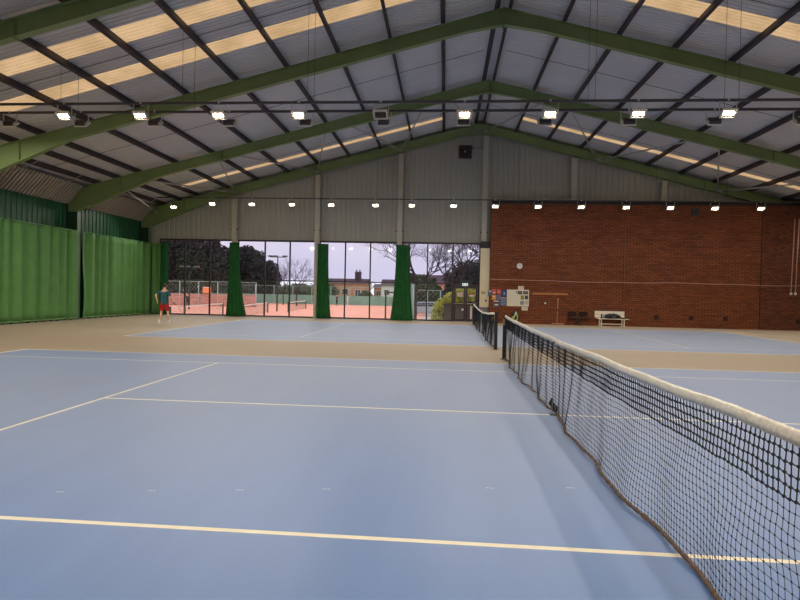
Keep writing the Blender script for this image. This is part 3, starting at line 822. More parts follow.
def bx(u): return 1.88+.0541*(u-507)
def bzz(u, v): return 1.83-.0544*(v-290)+.0011*(u-507)
def paper(a, b, c, d, label, colr, off=.012, name='poster', cat='poster', deco=None):
    """a,b,c,d given on a fine grid of the notice area (13.64 units per 5.4 cm)"""
    x0, x1 = bx(484+a/13.64), bx(484+b/13.64); z1, z0 = bzz(507, 282+c/13.64), bzz(507, 282+d/13.64)
    yb = YB if x0 > .9 else 31.5
    m = MB(); cx, cz = (x0+x1)/2, (z0+z1)/2; w, h = (x1-x0)/2, (z1-z0)/2
    m.box(-w, -off, -h, w, 0, h, 0)
    mats = [colr]
    if deco:
        for (fx0, fz0, fx1, fz1, dm) in deco:
            mats.append(dm); m.box(-w+2*w*fx0, -off-.002, -h+2*h*fz0, -w+2*w*fx1, -off, -h+2*h*fz1, len(mats)-1)
    o = m.build(name, mats); o.location = (cx, YB, cz)
    tag(o, label, cat, 'posters and notices on the brick wall'); return o
pc = lambda n, *c: mat('paper_'+n, lin(*c), .6)
cw, cb, cr, cn = pc('white', 230, 224, 212), pc('black', 40, 42, 44), pc('coral', 206, 96, 84), pc('navy', 44, 66, 112)
paper(56, 105, 112, 192, 'blue poster at the left end, overlapping the cream strip', pc('slate', 70, 104, 140), deco=[(.15, .7, .85, .9, cw)])
paper(110, 166, 96, 162, 'coral red poster, first in the top row', cr, deco=[(.2, .1, .8, .3, cw)])
paper(178, 232, 96, 168, 'coral red poster beside the navy one in the top row', pc('coral2', 196, 88, 82), deco=[(.25, .3, .75, .6, pc('pinkish', 226, 150, 130))])
paper(243, 312, 106, 196, 'navy poster with a pale figure, beside the whiteboard', cn, deco=[(.35, .2, .65, .7, pc('paleblue', 120, 160, 200))])
paper(110, 166, 178, 248, 'orange yellow poster below the coral ones', pc('orange', 226, 158, 60), deco=[(.2, .6, .8, .75, cw)])
paper(174, 230, 178, 246, 'muted blue poster right of the orange one', pc('mutedblue', 98, 112, 146), deco=[(.2, .2, .8, .5, pc('plum', 130, 100, 120))])
paper(232, 306, 206, 322, 'tall steel blue poster with an orange top strip', pc('steel', 92, 124, 158), deco=[(0, .88, .9, .97, pc('orangestrip', 222, 140, 80))])
paper(135, 206, 258, 348, 'white-topped picture with dark figures, lowest of the posters', pc('frame', 90, 96, 124), deco=[(0, .86, 1, 1, cw), (.15, .5, .45, .8, cb), (.55, .5, .9, .8, cb), (.2, .3, .9, .5, cw)])
wb = MB(); x0, x1, z0, z1 = bx(484+318/13.64), bx(484+612/13.64), bzz(507, 282+325/13.64), bzz(507, 282+104/13.64)
cx, cz = (x0+x1)/2, (z0+z1)/2; w, h = (x1-x0)/2, (z1-z0)/2
wb.box(-w, -.02, -h, w, 0, h); root = wb.build('whiteboard', BOARDW); root.location = (cx, YB, cz)
fr = MB()
for a in ((-w-.012, -h-.012, -w+.008, h+.012), (w-.008, -h-.012, w+.012, h+.012), (-w, -h-.012, w, -h+.008), (-w, h-.008, w, h+.012)): fr.box(a[0], -.03, a[1], a[2], 0, a[3])
fr.build('frame', WHITE, root); tag(root, 'cream white noticeboard with small notices on its right half', 'board')
paper(462, 522, 120, 162, 'small black notice on the board, left of its twin', cb, .028, 'notice', 'notice', [(.1, .4, .9, .5, cw)])
paper(534, 602, 120, 162, 'small black notice at the top right of the board', pc('black2', 52, 56, 56), .028, 'notice', 'notice', [(.1, .4, .9, .5, cw)])
paper(504, 548, 178, 236, 'olive green notice on the board', pc('olive', 142, 150, 50), .028, 'notice', 'notice')
paper(560, 602, 178, 230, 'dark blue-grey notice at the right of the board', pc('inkblue', 62, 70, 96), .028, 'notice', 'notice')
paper(498, 546, 254, 308, 'grey blue notice low on the board', pc('greyblue', 130, 146, 156), .028, 'notice', 'notice')
paper(556, 602, 248, 300, 'pale grey notice at the lower right of the board', pc('palegrey', 196, 190, 176), .028, 'notice', 'notice')
paper(436, 456, 124, 148, 'tiny grey notice near the top of the board', pc('tinygrey', 130, 130, 126), .028, 'notice', 'notice')
paper(465, 545, 50, 100, 'white sheet pinned above the board', pc('cream', 222, 206, 176), .006, 'notice', 'notice')
paper(519, 602, 334, 384, 'white sheet pinned under the board', pc('cream2', 226, 214, 190), .006, 'notice', 'notice', [(.3, .4, .7, .55, pc('greytxt', 150, 146, 136))])
m = MB(); m.box(-.045, -.06, -.055, .045, 0, .055, 0); m.box(-.02, -.066, -.02, .02, -.06, .02, 1)
o = m.build('alarm_point', [pc('alarm', 120, 70, 96), cn]); o.location = (.76, 31.5, 1.22); tag(o, 'small purplish red alarm call point low on the cream strip', 'alarm')
m = MB(); m.box(-.12, -.03, -.06, .12, 0, .06, 0); m.box(-.1, -.034, -.07, .12, -.01, -.05, 1)
o = m.build('switch_plate', [pc('plate', 196, 170, 110), MAROON]); o.location = (.62, 31.5, 1.68); tag(o, 'small tan plate with dark lower edge on the cream strip', 'switch')

# rope / cable along the brick wall
m = MB(); pts = []
for i in range(60):
    x = .95+(19.2-.95)*i/59; pts.append((x, YB-.03, 2.37+.02*math.sin(x*.7)+.012*math.sin(x*1.9)+(.02 if x < 3 else 0)))
m.tube(pts, .014, 6); root = m.build('rope', ROPE)
for x in (1.2, 4.8, 8.6, 12.4, 16.2):
    k = MB(); k.box(x-.02, YB-.045, 2.34, x+.02, YB, 2.40); k.build('clip', STEEL, root)
tag(root, 'long pale pink cable clipped along the whole brick wall', 'cable')
for x, z0, z1, lb, mm, r in ((8.1, .02, 6.3, 'thin pale vertical cable on the brick wall above the bench end', mat('cable_tan', lin(140, 96, 70), .7), .01),):
    m = MB(); m.tube([(x, YB-.02, z0), (x+.01, YB-.02, 3), (x-.02, YB-.02, z1)], r, 6); tag(m.build('cable', mm), lb, 'cable')
for x, lb in ((16.66, 'left of the pair of pale vertical conduits at the right picture edge'), (16.88, 'right of the pair of pale vertical conduits at the right picture edge')):
    m = MB(); m.tube([(x, YB-.03, 1.98), (x+.03, YB-.03, 3.4), (x+.09, YB-.03, 5.9)], .022, 8); root = m.build('conduit', ROPE)
    k = MB(); k.box(x-.05, YB-.07, 1.88, x+.05, YB, 2.0); k.build('junction_box', WHITE, root)
    tag(root, lb, 'conduit', 'pale conduits on the brick wall')
m = MB(); m.box(-.2, -.08, -.2, .2, 0, .2, 0); m.box(-.16, -.09, -.16, .16, -.08, .16, 1); o = m.build('wall_vent', [DSTEEL, BLACK]); o.location = (11.72, YB, 6.2)
tag(o, 'dark square vent box near the top of the brick wall', 'vent')

# timber rail, hook, court squeegee
m = MB(); m.box(3.27, YB-.045, 1.62, 5.14, YB, 1.72); tag(m.build('timber_rail', TIMBER, bevel=.006), 'tan timber batten fixed on the brick wall', 'rail')
m = MB()
for (a, b) in (((3.32, 1.05), (3.32, 1.62)), ((3.62, 1.05), (3.62, 1.62)), ((3.32, 1.05), (3.62, 1.05))): m.bar((a[0], YB-.02, a[1]), (b[0], YB-.02, b[1]), .012)
m.build('hanging_frame', DSTEEL); tag(bpy.data.objects['hanging_frame'], 'thin dark wire frame hanging under the timber batten', 'frame')
m = MB(); m.cyl((3.95, YB-.015, 1.13), .11, .03, 'y', 20); root = m.build('hand_bell', MAROON)
k = MB(); k.ball((3.95, YB-.05, 1.16), .055); k.build('knob', WHITE, root); tag(root, 'small round plate with a white knob under the timber batten', 'fitting')
root = empty('court_squeegee', (4.62, YB-.16, 0))
m = MB(); m.tube([(-.04, 0, .1), (.02, .13, 1.46)], .017, 8); m.build('pole', PALEWOOD, root)
m = MB(); m.tube([(-.01, .055, .74), (-.004, .068, .86)], .024, 8); m.build('grip', BLACK, root)
m = MB(); m.box(-.32, -.03, .03, .32, .03, .085); m.build('blade', PALEWOOD, root)
m = MB(); m.box(-.31, -.012, 0, .31, .012, .035); m.build('rubber_edge', BLACK, root)
tag(root, 'wide court squeegee with upright pole leaning on the brick wall', 'squeegee')

# chairs
def chair(x, label):
    root = empty('chair', (x, YB-.36, 0))
    m = MB(); m.box(-.21, -.2, .38, .21, .2, .44); m.build('seat', REDBR, root, .02)
    m = MB(); m.box(-.21, .2, .5, .21, .25, .74); m.build('backrest', REDBR, root, .02)
    for sx in (-1, 1):
        m = MB(); m.tube([(sx*.23, -.2, 0), (sx*.23, -.2, .4)], .013, 6); m.build('leg', BLACK, root)
        m = MB(); m.tube([(sx*.23, .26, 0), (sx*.23, .21, .4), (sx*.23, .24, .72)], .013, 6); m.build('leg', BLACK, root)
    m = MB(); m.tube([(-.23, -.2, .4), (.23, -.2, .4)], .012, 6); m.tube([(-.23, .21, .4), (.23, .21, .4)], .012, 6)
    for sx in (-1, 1): m.tube([(sx*.23, -.2, .4), (sx*.23, .21, .4)], .012, 6)
    m.build('seat_frame', BLACK, root)
    tag(root, label, 'chair', 'dark chairs against the brick wall')
chair(5.38, 'dark maroon metal-legged chair nearer the court squeegee')
chair(5.98, 'dark maroon metal-legged chair nearer the white bench')

# white bench
root = empty('bench', (7.38, YB-.36, 0))
for z0, z1 in ((.46, .635), (.645, .82)):
    m = MB(); m.box(-.8, .2, z0, .76, .235, z1, 0, Matrix.Rotation(-.06, 4, 'X')); m.build('back_slat', BENCHW, root, .006)
for y0 in (-.24, -.07, .1):
    m = MB(); m.box(-.72, y0, .385, .86, y0+.13, .415); m.build('seat_slat', BENCHW, root, .006)
for sx in (-.56, .62):
    m = MB(); m.box(sx-.025, -.22, .0, sx+.025, -.18, .385); m.box(sx-.025, .17, .0, sx+.025, .21, .8); m.box(sx-.035, -.22, .34, sx+.035, .2, .385); m.box(sx-.05, -.25, 0, sx+.05, -.15, .02); m.box(sx-.05, .14, 0, sx+.05, .24, .02)
    m.build('leg_frame', BENCHW, root)
m = MB(); m.box(-.56, .0, .1, .62, .03, .14); m.build('stretcher', BENCHW, root)
tag(root, 'white slatted bench with a black bag lying on it', 'bench')
def blob(cx, cy, cz, sx, sy, sz, seed, nu=28, nv=16, amp=.18, fz=0):
    m = MB(); vs = []
    for i in range(nv+1):
        th = PI*i/nv
        for j in range(nu):
            ph = 2*PI*j/nu; d = Vector((math.sin(th)*math.cos(ph), math.sin(th)*math.sin(ph), math.cos(th)))
            r = 1+amp*noise.noise(d*2.2+Vector((seed, 0, 0)))+amp*.6*noise.noise(d*5+Vector((0, seed, 0)))
            z = d.z*r*sz
            if z < -sz*.55: z = -sz*.55
            vs.append((cx+d.x*r*sx, cy+d.y*r*sy, cz+z+sz*.55))
    fs = [(i*nu+j, (i+1)*nu+j, (i+1)*nu+(j+1) % nu, i*nu+(j+1) % nu) for i in range(nv) for j in range(nu)]
    m.add(vs, fs, 0, True); return m
bag = blob(0, 0, 0, .42, .15, .16, 3, amp=.42).build('sports_bag', BAGBLK); bag.location = (7.42, YB-.38, .416)
m = MB(); m.tube([(-.26, -.1, .12), (-.12, -.14, .19), (.08, -.15, .2), (.2, -.12, .14)], .014, 6); m.build('carry_strap', mat('strap_grey', lin(96, 94, 92), .7), bag)
m = MB(); m.box(-.02, -.18, .04, .14, -.14, .13); m.build('pocket', mat('pocket_grey', lin(92, 86, 82), .7), bag)
tag(bag, 'crumpled black sports bag lying on the white bench', 'bag')
sl = blob(0, 0, 0, .14, .09, .05, 8).build('jacket', BAGBLK); sl.location = (7.96, YB-.4, .416)
tag(sl, 'flat dark garment beside the bag, right end of bench', 'jacket')
m = MB(); m.cyl((0, 0, .09), .035, .18, 'z', 16); bt = m.build('water_bottle', mat('bottle_blue', lin(120, 164, 176), .3)); bt.location = (6.98, YB-.42, .416)
m = MB(); m.cyl((0, 0, .2), .02, .04, 'z', 12); m.build('cap', BLACK, bt); tag(bt, 'pale blue drinks bottle on the bench, left of the bag', 'bottle')
m = MB(); m.cyl((0, 0, .11), .04, .22, 'z', 14); bt = m.build('flask', BLACK); bt.location = (6.88, YB-.36, .416)
m = MB(); m.cyl((0, 0, .235), .03, .03, 'z', 12); m.build('cap', STEEL, bt); tag(bt, 'black flask on the bench behind the pale bottle', 'flask')

# racket bag with pale green panels
pg, py_ = mat('panel_green', lin(196, 212, 160), .7), mat('panel_yellow', lin(214, 212, 90), .7)
rb = blob(0, 0, 0, .2, .13, .46, 5, amp=.1).build('racket_bag', BAGBLK); rb.location = (2.33, YB-.2, 0)
m = MB(); m.tube([(-.1, -.13, .1), (-.09, -.15, .3), (-.02, -.15, .5), (.04, -.1, .66)], .035, 8); m.tube([(.1, -.13, .2), (.11, -.14, .4), (.04, -.12, .6)], .03, 8); m.build('pale_panel', pg, rb)['label'] = 'pale green curved panels'
m = MB(); m.tube([(-.15, -.1, .3), (-.12, -.13, .42)], .03, 8); m.tube([(.0, -.15, .12), (.06, -.14, .25)], .03, 8); m.build('yellow_panel', py_, rb)['label'] = 'yellow patches'
tag(rb, 'black racket bag with pale green and yellow panels against brick wall', 'bag')

# ---------------------------------------------------------------- people
def skin_mesh(name, verts, edges, radii, m, parent, root=0, sub=2):
    me = bpy.data.meshes.new(name); me.from_pydata(verts, edges, [])
    o = bpy.data.objects.new(name, me); col.objects.link(o); o.parent = parent
    sm = o.modifiers.new('skin', 'SKIN'); sm.use_smooth_shade = True
    for i, r in enumerate(radii):
        r = r if isinstance(r, tuple) else (r, r); me.skin_vertices[0].data[i].radius = r
        me.skin_vertices[0].data[i].use_root = (i == root)
    ss = o.modifiers.new('sub', 'SUBSURF'); ss.levels = sub; ss.render_levels = sub
    me.materials.append(m); return o
def person(loc, rz, label, top_m, short_m, pose, scale=1, fingers=True, long_legs=False, shoe=SHOE):
    root = empty('person', loc, rz); root.scale = (scale,)*3
    V = []; E = []; Rr = []
    def a(p, r, par=None):
        V.append(p); Rr.append(r)
        if par is not None: E.append((par, len(V)-1))
        return len(V)-1
    pel = a((0, 0, .95), (.145, .105)); wa = a((0, .01, 1.1), (.135, .1), pel); ch = a((0, .0, 1.3), (.165, .11), wa); sh = a((0, -.01, 1.43), (.12, .085), ch)
    nk = a((.0, 0, 1.52), .052, sh); hd = a((.01, .02, 1.6), (.072, .085), nk); h2 = a((.01, .03, 1.69), (.078, .095), hd); h3 = a((.01, .025, 1.755), (.05, .06), h2)
    J = pose
    for s in ('R', 'L'):
        sx = 1 if s == 'R' else -1
        s1 = a((sx*.175, -.01, 1.41), .062, sh); el = a(J['elbow'+s], .043, s1); mid = a(tuple((Vector(J['elbow'+s])*.6+Vector(J['wrist'+s])*.4)), .04, el); wr = a(J['wrist'+s], .027, mid)
        d = (Vector(J['wrist'+s])-Vector(J['elbow'+s])).normalized()
        sd = Vector((0, 1, 0)).cross(d); sd = sd.normalized() if sd.length > .2 else Vector((1, 0, 0)); pd = d.cross(sd)
        palm = a(tuple(Vector(J['wrist'+s])+d*.07), (.036, .018), wr)
        if fingers:
            for fi, (off, ln) in enumerate(((-.028, .065), (-.010, .075), (.010, .07), (.028, .055))):
                b0 = Vector(J['wrist'+s])+d*.09+pd*off
                f1 = a(tuple(b0), .010, palm); f2 = a(tuple(b0+d*ln*.55+sd*.012), .009, f1); a(tuple(b0+d*ln*.9+sd*.035), .007, f2)
            t1 = a(tuple(Vector(J['wrist'+s])+d*.04+pd*.04), .012, palm); a(tuple(Vector(J['wrist'+s])+d*.085+pd*.055+sd*.02), .009, t1)
        hp = a((sx*.09, 0, .88), (.09, .095), pel); kn = a(J['knee'+s], .055, hp); cf = a(tuple(Vector(J['knee'+s])*.65+Vector(J['ankle'+s])*.35-Vector((0, .02, 0))), .052, kn); an = a(J['ankle'+s], .034, cf)
        a(tuple(Vector(J['ankle'+s])+Vector((sx*.02, .13, -.05))), (.035, .025), an)
    skin_mesh('body', V, E, Rr, SKIN, root)
    # shirt
    V = []; E = []; Rr = []
    b00 = a((0, .0, .80), (.185, .15)); b0 = a((0, .0, .90), (.183, .15), b00); b1 = a((0, .01, 1.1), (.165, .128), b0); b2 = a((0, 0, 1.3), (.172, .13), b1); b3 = a((0, -.01, 1.44), (.13, .095), b2); a((0, 0, 1.485), .066, b3)
    for s in ('R', 'L'):
        sx = 1 if s == 'R' else -1; e = Vector(J['elbow'+s]); s0 = Vector((sx*.165, -.01, 1.40))
        x = a(tuple(s0), .074, b3); a(tuple(s0.lerp(e, .78)), .062, x)
    skin_mesh('shirt', V, E, Rr, top_m, root)
    V = []; E = []; Rr = []
    b0 = a((0, 0, 1.04), (.158, .12)); b1 = a((0, 0, .9), (.162, .128), b0)
    for s in ('R', 'L'):
        sx = 1 if s == 'R' else -1; k = Vector(J['knee'+s]); h0 = Vector((sx*.09, 0, .86))
        x = a(tuple(h0), (.10, .11), b1)
        if long_legs:
            y = a(tuple(k), .075, x); a(tuple(Vector(J['ankle'+s])+Vector((0, 0, .05))), .055, y)
        else: a(tuple(h0.lerp(k, .86)), (.098, .105), x)
    skin_mesh('trousers' if long_legs else 'shorts', V, E, Rr, short_m, root)
    hr = MB(); hr.ball((.01, .005, 1.715), (.086, .1, .085), 0, 16, 10); hr.ball((.01, -.025, 1.665), (.082, .075, .085), 0, 16, 10); hr.build('hair', HAIR, root)
    fc = MB(); fc.ball((.01, .135, 1.66), (.012, .016, .02)); fc.ball((-.072, .03, 1.655), (.012, .018, .03)); fc.ball((.092, .03, 1.655), (.012, .018, .03)); fc.build('nose_and_ears', SKIN, root)
    ey = MB(); ey.ball((-.022, .118, 1.685), .011, 0, 8, 6); ey.ball((.042, .118, 1.685), .011, 0, 8, 6); ey.build('eyes', BLACK, root)
    mo = MB(); mo.ball((.01, .122, 1.615), (.024, .008, .006), 0, 8, 6); mo.build('mouth', mat('lips', lin(176, 100, 92), .5) if 'lips' not in MATS else MATS['lips'], root)
    for s in ('R', 'L'):
        sx = 1 if s == 'R' else -1; A = Vector(J['ankle'+s])
        m = MB(); m.ball((A.x+sx*.012, A.y+.055, .045), (.052, .15, .05), 0, 14, 8); m.ball((A.x, A.y-.02, .075), (.048, .06, .05), 0, 12, 6); m.box(A.x-.045+sx*.01, A.y-.08, 0, A.x+.045+sx*.01, A.y+.18, .02)
        sh_ = m.build('shoe', shoe, root)
        m = MB(); m.cyl((A.x, A.y, .14), .043, .07, 'z', 12); m.build('sock', SHOE, sh_)
    tag(root, label, 'person'); return root
pose1 = dict(elbowR=(.27, -.06, 1.14), wristR=(.30, .06, .90), elbowL=(-.35, -.05, 1.23), wristL=(-.27, -.14, 1.02), kneeR=(.15, .06, .49), ankleR=(.22, -.06, .09), kneeL=(-.13, .08, .49), ankleL=(-.20, .02, .09))
PL = (-13.8, 23.85, 0)
person(PL, .30, 'player seen from behind in teal shirt, red shorts and white shoes', TEAL, RED, pose1, 1.0)
# racket in the right hand
rk = empty('tennis_racket', (PL[0]+.34, PL[1]+.2, .89), .3)
rk.rotation_euler = (0, math.radians(125), .5)
m = MB(); m.tube([(0, 0, -.08), (0, 0, .12)], .016, 8); m.build('handle', BLACK, rk)
m = MB(); m.tube([(.0, 0, .12), (.03, 0, .3)], .007, 6); m.tube([(0, 0, .12), (-.03, 0, .3)], .007, 6)
m.tube([(.125*math.sin(a*PI/12), 0, .44-.16*math.cos(a*PI/12)) for a in range(24)], .011, 6, closed=True); m.build('head_frame', mat('racket_grey', lin(150, 150, 150), .4), rk)
m = MB()
for k in range(-5, 6):
    x = k*.021; hh = .155*math.sqrt(max(0, 1-(x/.122)**2)); m.tube([(x, 0, .44-hh), (x, 0, .44+hh)], .0012, 3)
for k in range(-6, 7):
    z = k*.023; hh = .12*math.sqrt(max(0, 1-(z/.157)**2)); m.tube([(-hh, .001, .44+z), (hh, .001, .44+z)], .0012, 3)
m.build('strings', STRINGS, rk)
tag(rk, 'tennis racket hanging from the right hand of the teal-shirted player', 'racket')
stand = dict(elbowR=(.26, -.02, 1.16), wristR=(.25, .14, .95), elbowL=(-.26, -.02, 1.16), wristL=(-.24, .12, .93), kneeR=(.1, .03, .49), ankleR=(.11, -.02, .09), kneeL=(-.1, .03, .49), ankleL=(-.12, -.01, .09))
GZ = -.8
person((-32.6, 66, GZ), PI, 'tiny figure in dark clothes outside before the garden brick wall', DARKTOP, DARKTOP, stand, .95, False, True, BLACK)
person((-18.9, 90, GZ), 2.5, 'tiny figure in dark clothes outside by the green windbreak', DARKTOP, DARKTOP, stand, 1, False, True, BLACK)
person((-17.2, 90.3, GZ), 2.0, 'tiny figure in white clothes outside by the green windbreak', WHITETOP, WHITETOP, stand, 1, False, True)

# ---------------------------------------------------------------- outdoors
g = MB()
g.box(-75, YW+.35, GZ-.3, -5.6, 93, GZ, 0)
g.box(-5.6, YW+.35, GZ-.3, 40, 93, GZ, 2)
g.box(-5.6, 50, GZ, -3.6, 70, GZ+.02, 0)
g.box(-6.6, YW+.4, GZ, -3.6, 50, GZ+.025, 1)
g.box(-75, 93, GZ-.3, 60, 150, GZ-.02, 1)
g.box(-20, YW+.1, GZ, 21, YW+.6, -.04, 3)
tag(g.build('outdoor_ground', [CLAY, GRASS, PATH, LOWWALL]), kind='structure')
def outnet(p, q, label):
    root = empty('tennis_net', ((p[0]+q[0])/2, (p[1]+q[1])/2, GZ)); a = Vector((p[0], p[1], 0)); b = Vector((q[0], q[1], 0)); c = (a+b)/2; a -= c; b -= c
    m = MB(); m.bar(a+Vector((0, 0, 1.02)), b+Vector((0, 0, 1.02)), .03, .09); m.build('headband', WHITE, root)
    m = MB(); n = 46
    for i in range(n+1):
        pp = a.lerp(b, i/n); m.tube([pp+Vector((0, 0, .03)), pp+Vector((0, 0, .98))], .006, 3, cap=False)
    for j in range(1, 8): m.tube([a+Vector((0, 0, j*.12)), b+Vector((0, 0, j*.12))], .006, 3)
    m.build('netting', DKGREEN, root)
    for e in (a, b):
        m = MB(); m.box(e.x-.05, e.y-.05, 0, e.x+.05, e.y+.05, 1.1); m.build('post', DKGREEN, root)
    tag(root, label, 'tennis net', 'outdoor tennis nets')
outnet((-19.9, 36.5), (-21.3, 49), 'outdoor tennis net seen through the leftmost window bay')
outnet((-17.7, 44), (-19.6, 56.5), 'outdoor tennis net just right of the second drape')
outnet((-17.9, 58), (-19.0, 70), 'farthest outdoor tennis net seen through the second window bay')
m = MB(); m.box(-44, 72, GZ, -26.2, 72.3, .75); tag(m.build('garden_wall', GBRICK), 'low pinkish brick wall beyond the outdoor clay courts', 'wall')
def fence(p, q, h, label, n, wb=None, mesh=True):
    root = empty('fence', (p[0], p[1], GZ)); d = Vector((q[0]-p[0], q[1]-p[1], 0))
    for i in range(n+1):
        m = MB(); c = d*(i/n); m.tube([c, c+Vector((0, 0, h))], .045, 6); m.build('fence_post', FENCEG, root)
    m = MB(); m.tube([Vector((0, 0, h)), d+Vector((0, 0, h))], .025, 5); m.tube([Vector((0, 0, h*.5)), d+Vector((0, 0, h*.5))], .015, 5); m.build('rail', FENCEG, root)
    if mesh:
        m = MB(); L = d.length; st = .45; k = int(L/st); u = d.normalized()
        for i in range(-int(h/st), k+1):
            a0, a1 = i*st, i*st+h; z0, z1 = 0, h
            if a0 < 0: z0 = -a0; a0 = 0
            if a1 > L: z1 = h-(a1-L); a1 = L
            if a1 > a0:
                m.tube([u*a0+Vector((0, 0, z0)), u*a1+Vector((0, 0, z1))], .007, 3, cap=False)
                m.tube([u*(L-a0)+Vector((0, 0, z0)), u*(L-a1)+Vector((0, 0, z1))], .007, 3, cap=False)
        m.build('chain_link', FENCEG, root)
    if wb:
        m = MB(); m.bar(Vector((0, 0, wb/2+.05))+d.normalized()*.05, d+Vector((0, 0, wb/2+.05)), .03, wb); m.build('windbreak', WINDB, root)['label'] = 'green windbreak sheet'
    tag(root, label, 'fence')
fence((-46, 92), (-7.5, 92), 3.0, 'tall court fence with green windbreak across the far side of the clay courts', 12, 1.5)
fence((-44, 71.5), (-26, 71.5), 3.2, 'pale green court fence in front of the garden brick wall', 7)
fence((-3.55, 34.5), (-4.2, 50), 3.0, 'pale green mesh fence running away beside the entrance path', 7)
fence((-1.9, 52), (-5.5, 52), 2.6, 'pale green mesh fence closing the end of the path', 3)
# gate frame
root = empty('gate', (-5.75, 40.4, GZ))
for x in (0, 1.6):
    m = MB(); m.box(x-.05, -.05, 0, x+.05, .05, 2.4); m.build('gate_post', DKGREEN, root)
m = MB(); m.box(.05, -.04, 2.3, 1.55, .04, 2.4); m.build('crossbar', DKGREEN, root)
tag(root, 'dark green gate frame on the grass left of the broad drape', 'gate')
m = MB(); m.box(-.55, -.05, -.4, .55, 0, .4); root = m.build('sign_board', ORANGE); root.location = (-32.5, 71.3, 1.3)
m = MB(); m.box(-.55, -.07, .33, .55, -.05, .4); m.build('border', WHITE, root); tag(root, 'orange board hung on the fence outside the leftmost window bay', 'sign')
def mast(x, y, h, label):
    root = empty('floodlight_mast', (x, y, GZ))
    m = MB(); m.tube([(0, 0, 0), (0, 0, h)], [.09, .06], 8); m.build('pole', DKGREEN, root)
    m = MB(); m.tube([(-.9, 0, h), (.9, 0, h)], .05, 6); m.build('crossarm', DKGREEN, root)
    for xx in (-.8, -.25, .8):
        m = MB(); m.box(xx-.25, -.2, h+.02, xx+.25, .2, h+.17); m.build('lamp_head', STEEL, root)
    tag(root, label, 'mast', 'outdoor floodlight masts')
mast(-19.7, 60, 5.9, 'outdoor floodlight mast in the second window bay, against the sky')
mast(-29.6, 60, 4.6, 'outdoor floodlight mast in the leftmost bay, before dark trees')

def leaves(mb, c, r, n, s, rnd, flat=.0, mi=0):
    for _ in range(n):
        while True:
            p = Vector((rnd.uniform(-1, 1), rnd.uniform(-1, 1), rnd.uniform(-1, 1)))
            if p.length < 1: break
        p = p*(p.length**-.35 if p.length > .05 else 1)
        k = 1+.22*noise.noise(p*2.5+Vector(c)*.1)
        q = Vector((c[0]+p.x*r[0]*k, c[1]+p.y*r[1]*k, c[2]+p.z*r[2]*k))
        a = Vector((rnd.uniform(-1, 1), rnd.uniform(-1, 1), rnd.uniform(-1, 1))).normalized(); b = a.orthogonal().normalized()
        ss = s*rnd.uniform(.6, 1.3)
        mb.face([q-a*ss, q-b*ss*.6, q+a*ss, q+b*ss*.6], mi)
def dense_tree(x, y, rx, top, lm, label, seed, n=2200, s=.42, low=.2):
    rnd = random.Random(seed); root = empty('tree', (x, y, GZ))
    t = MB(); H = top-GZ; t.tube([(0, 0, 0), (.1, 0, H*.4), (0, .1, H*.8)], [.35, .28, .1], 8); t.build('trunk', BARK, root)
    m = MB(); leaves(m, (0, 0, H*(.5+low/2)), (rx, rx, H*(.5-low/2)), n, s, rnd); leaves(m, (0, 0, H*.36), (rx, rx, H*.34), n//2, s, rnd)
    m.build('crown', lm, root); tag(root, label, 'tree', 'trees beyond the outdoor courts')
dense_tree(-46, 82, 5.6, 11.5, LEAFD, 'tall dark evergreen outside, leftmost, filling the first pane', 1, 9000, .26)
dense_tree(-39.5, 82, 4.6, 12, LEAFD, 'tall dark evergreen outside, filling the second pane of the leftmost bay', 2, 9000, .26)
dense_tree(-41.5, 97, 3.4, 9.0, LEAFD, 'dark evergreen outside with sky above its top, by the second drape', 3, 5000, .26)
dense_tree(-36.9, 97, 4.1, 9.0, LEAFD, 'rounded dark tree outside in the second window bay', 4, 8000, .26)
dense_tree(-32.9, 98, 2.2, 6.6, LEAFD, 'lower dark shrubby tree outside beside the floodlight mast', 5, 3000, .22)
dense_tree(-27.2, 97, 3.8, 2.6, LEAFM, 'low olive green bush behind the windbreak, second bay', 6, 2600, .22)
dense_tree(-8.6, 114, 2.6, 5.4, LEAFD, 'dark tree beyond the white house, left of the broad drape', 7, 2600, .24)
dense_tree(-21.3, 97, 1.3, 2.6, LEAFM, 'small olive bush before the brick houses', 8, 1200, .2)
dense_tree(-15.2, 97.5, 1.1, 1.6, LEAFM, 'small round bush between brick and white houses', 9, 900, .2)
dense_tree(-4.6, 66, 2.6, 3.6, LEAFM, 'dark leafy mass behind the bare tree, left of the doors', 10, 6000, .18)
dense_tree(2.0, 64, 3.6, 5.2, LEAFD, 'dark leafy mass behind the entrance doors', 11, 7000, .18)
def bare_tree(x, y, H, label, seed, spread=1.0, depth=6, r0=.2):
    rnd = random.Random(seed); root = empty('bare_tree', (x, y, GZ)); t = MB(); b = MB()
    def grow(p, d, L, r, k, tgt):
        q = p+d*L; mid = p.lerp(q, .5)+Vector((rnd.uniform(-1, 1), rnd.uniform(-1, 1), rnd.uniform(-1, 1)))*L*.06
        tgt.tube([p, mid, q], [r, r*.85, r*.7], 5 if k < 3 else 3, cap=False)
        if k >= depth: return
        for _ in range(3 if k < 5 else 2):
            nd = (d+Vector((rnd.uniform(-1, 1), rnd.uniform(-1, 1), rnd.uniform(-.5, .8)))*.75*spread).normalized()
            grow(q, nd, L*rnd.uniform(.62, .86), r*.6, k+1, b)
    grow(Vector((0, 0, 0)), Vector((0, 0, 1)), H*.26, r0, 0, t)
    t.build('trunk', BARK, root); b.build('branches', BARK, root); tag(root, label, 'tree', 'bare winter trees outside')
bare_tree(-23.4, 82, 8.2, 'bare winter tree right of the mast in the second bay', 3, 1.1, 7, .13)
bare_tree(-26.6, 86, 6.6, 'smaller bare tree just right of the floodlight mast', 8, 1.1, 7, .11)
bare_tree(-4.0, 47, 8.8, 'large bare tree outside filling the tinted panes left of the doors', 5, 1.2, 8, .2)
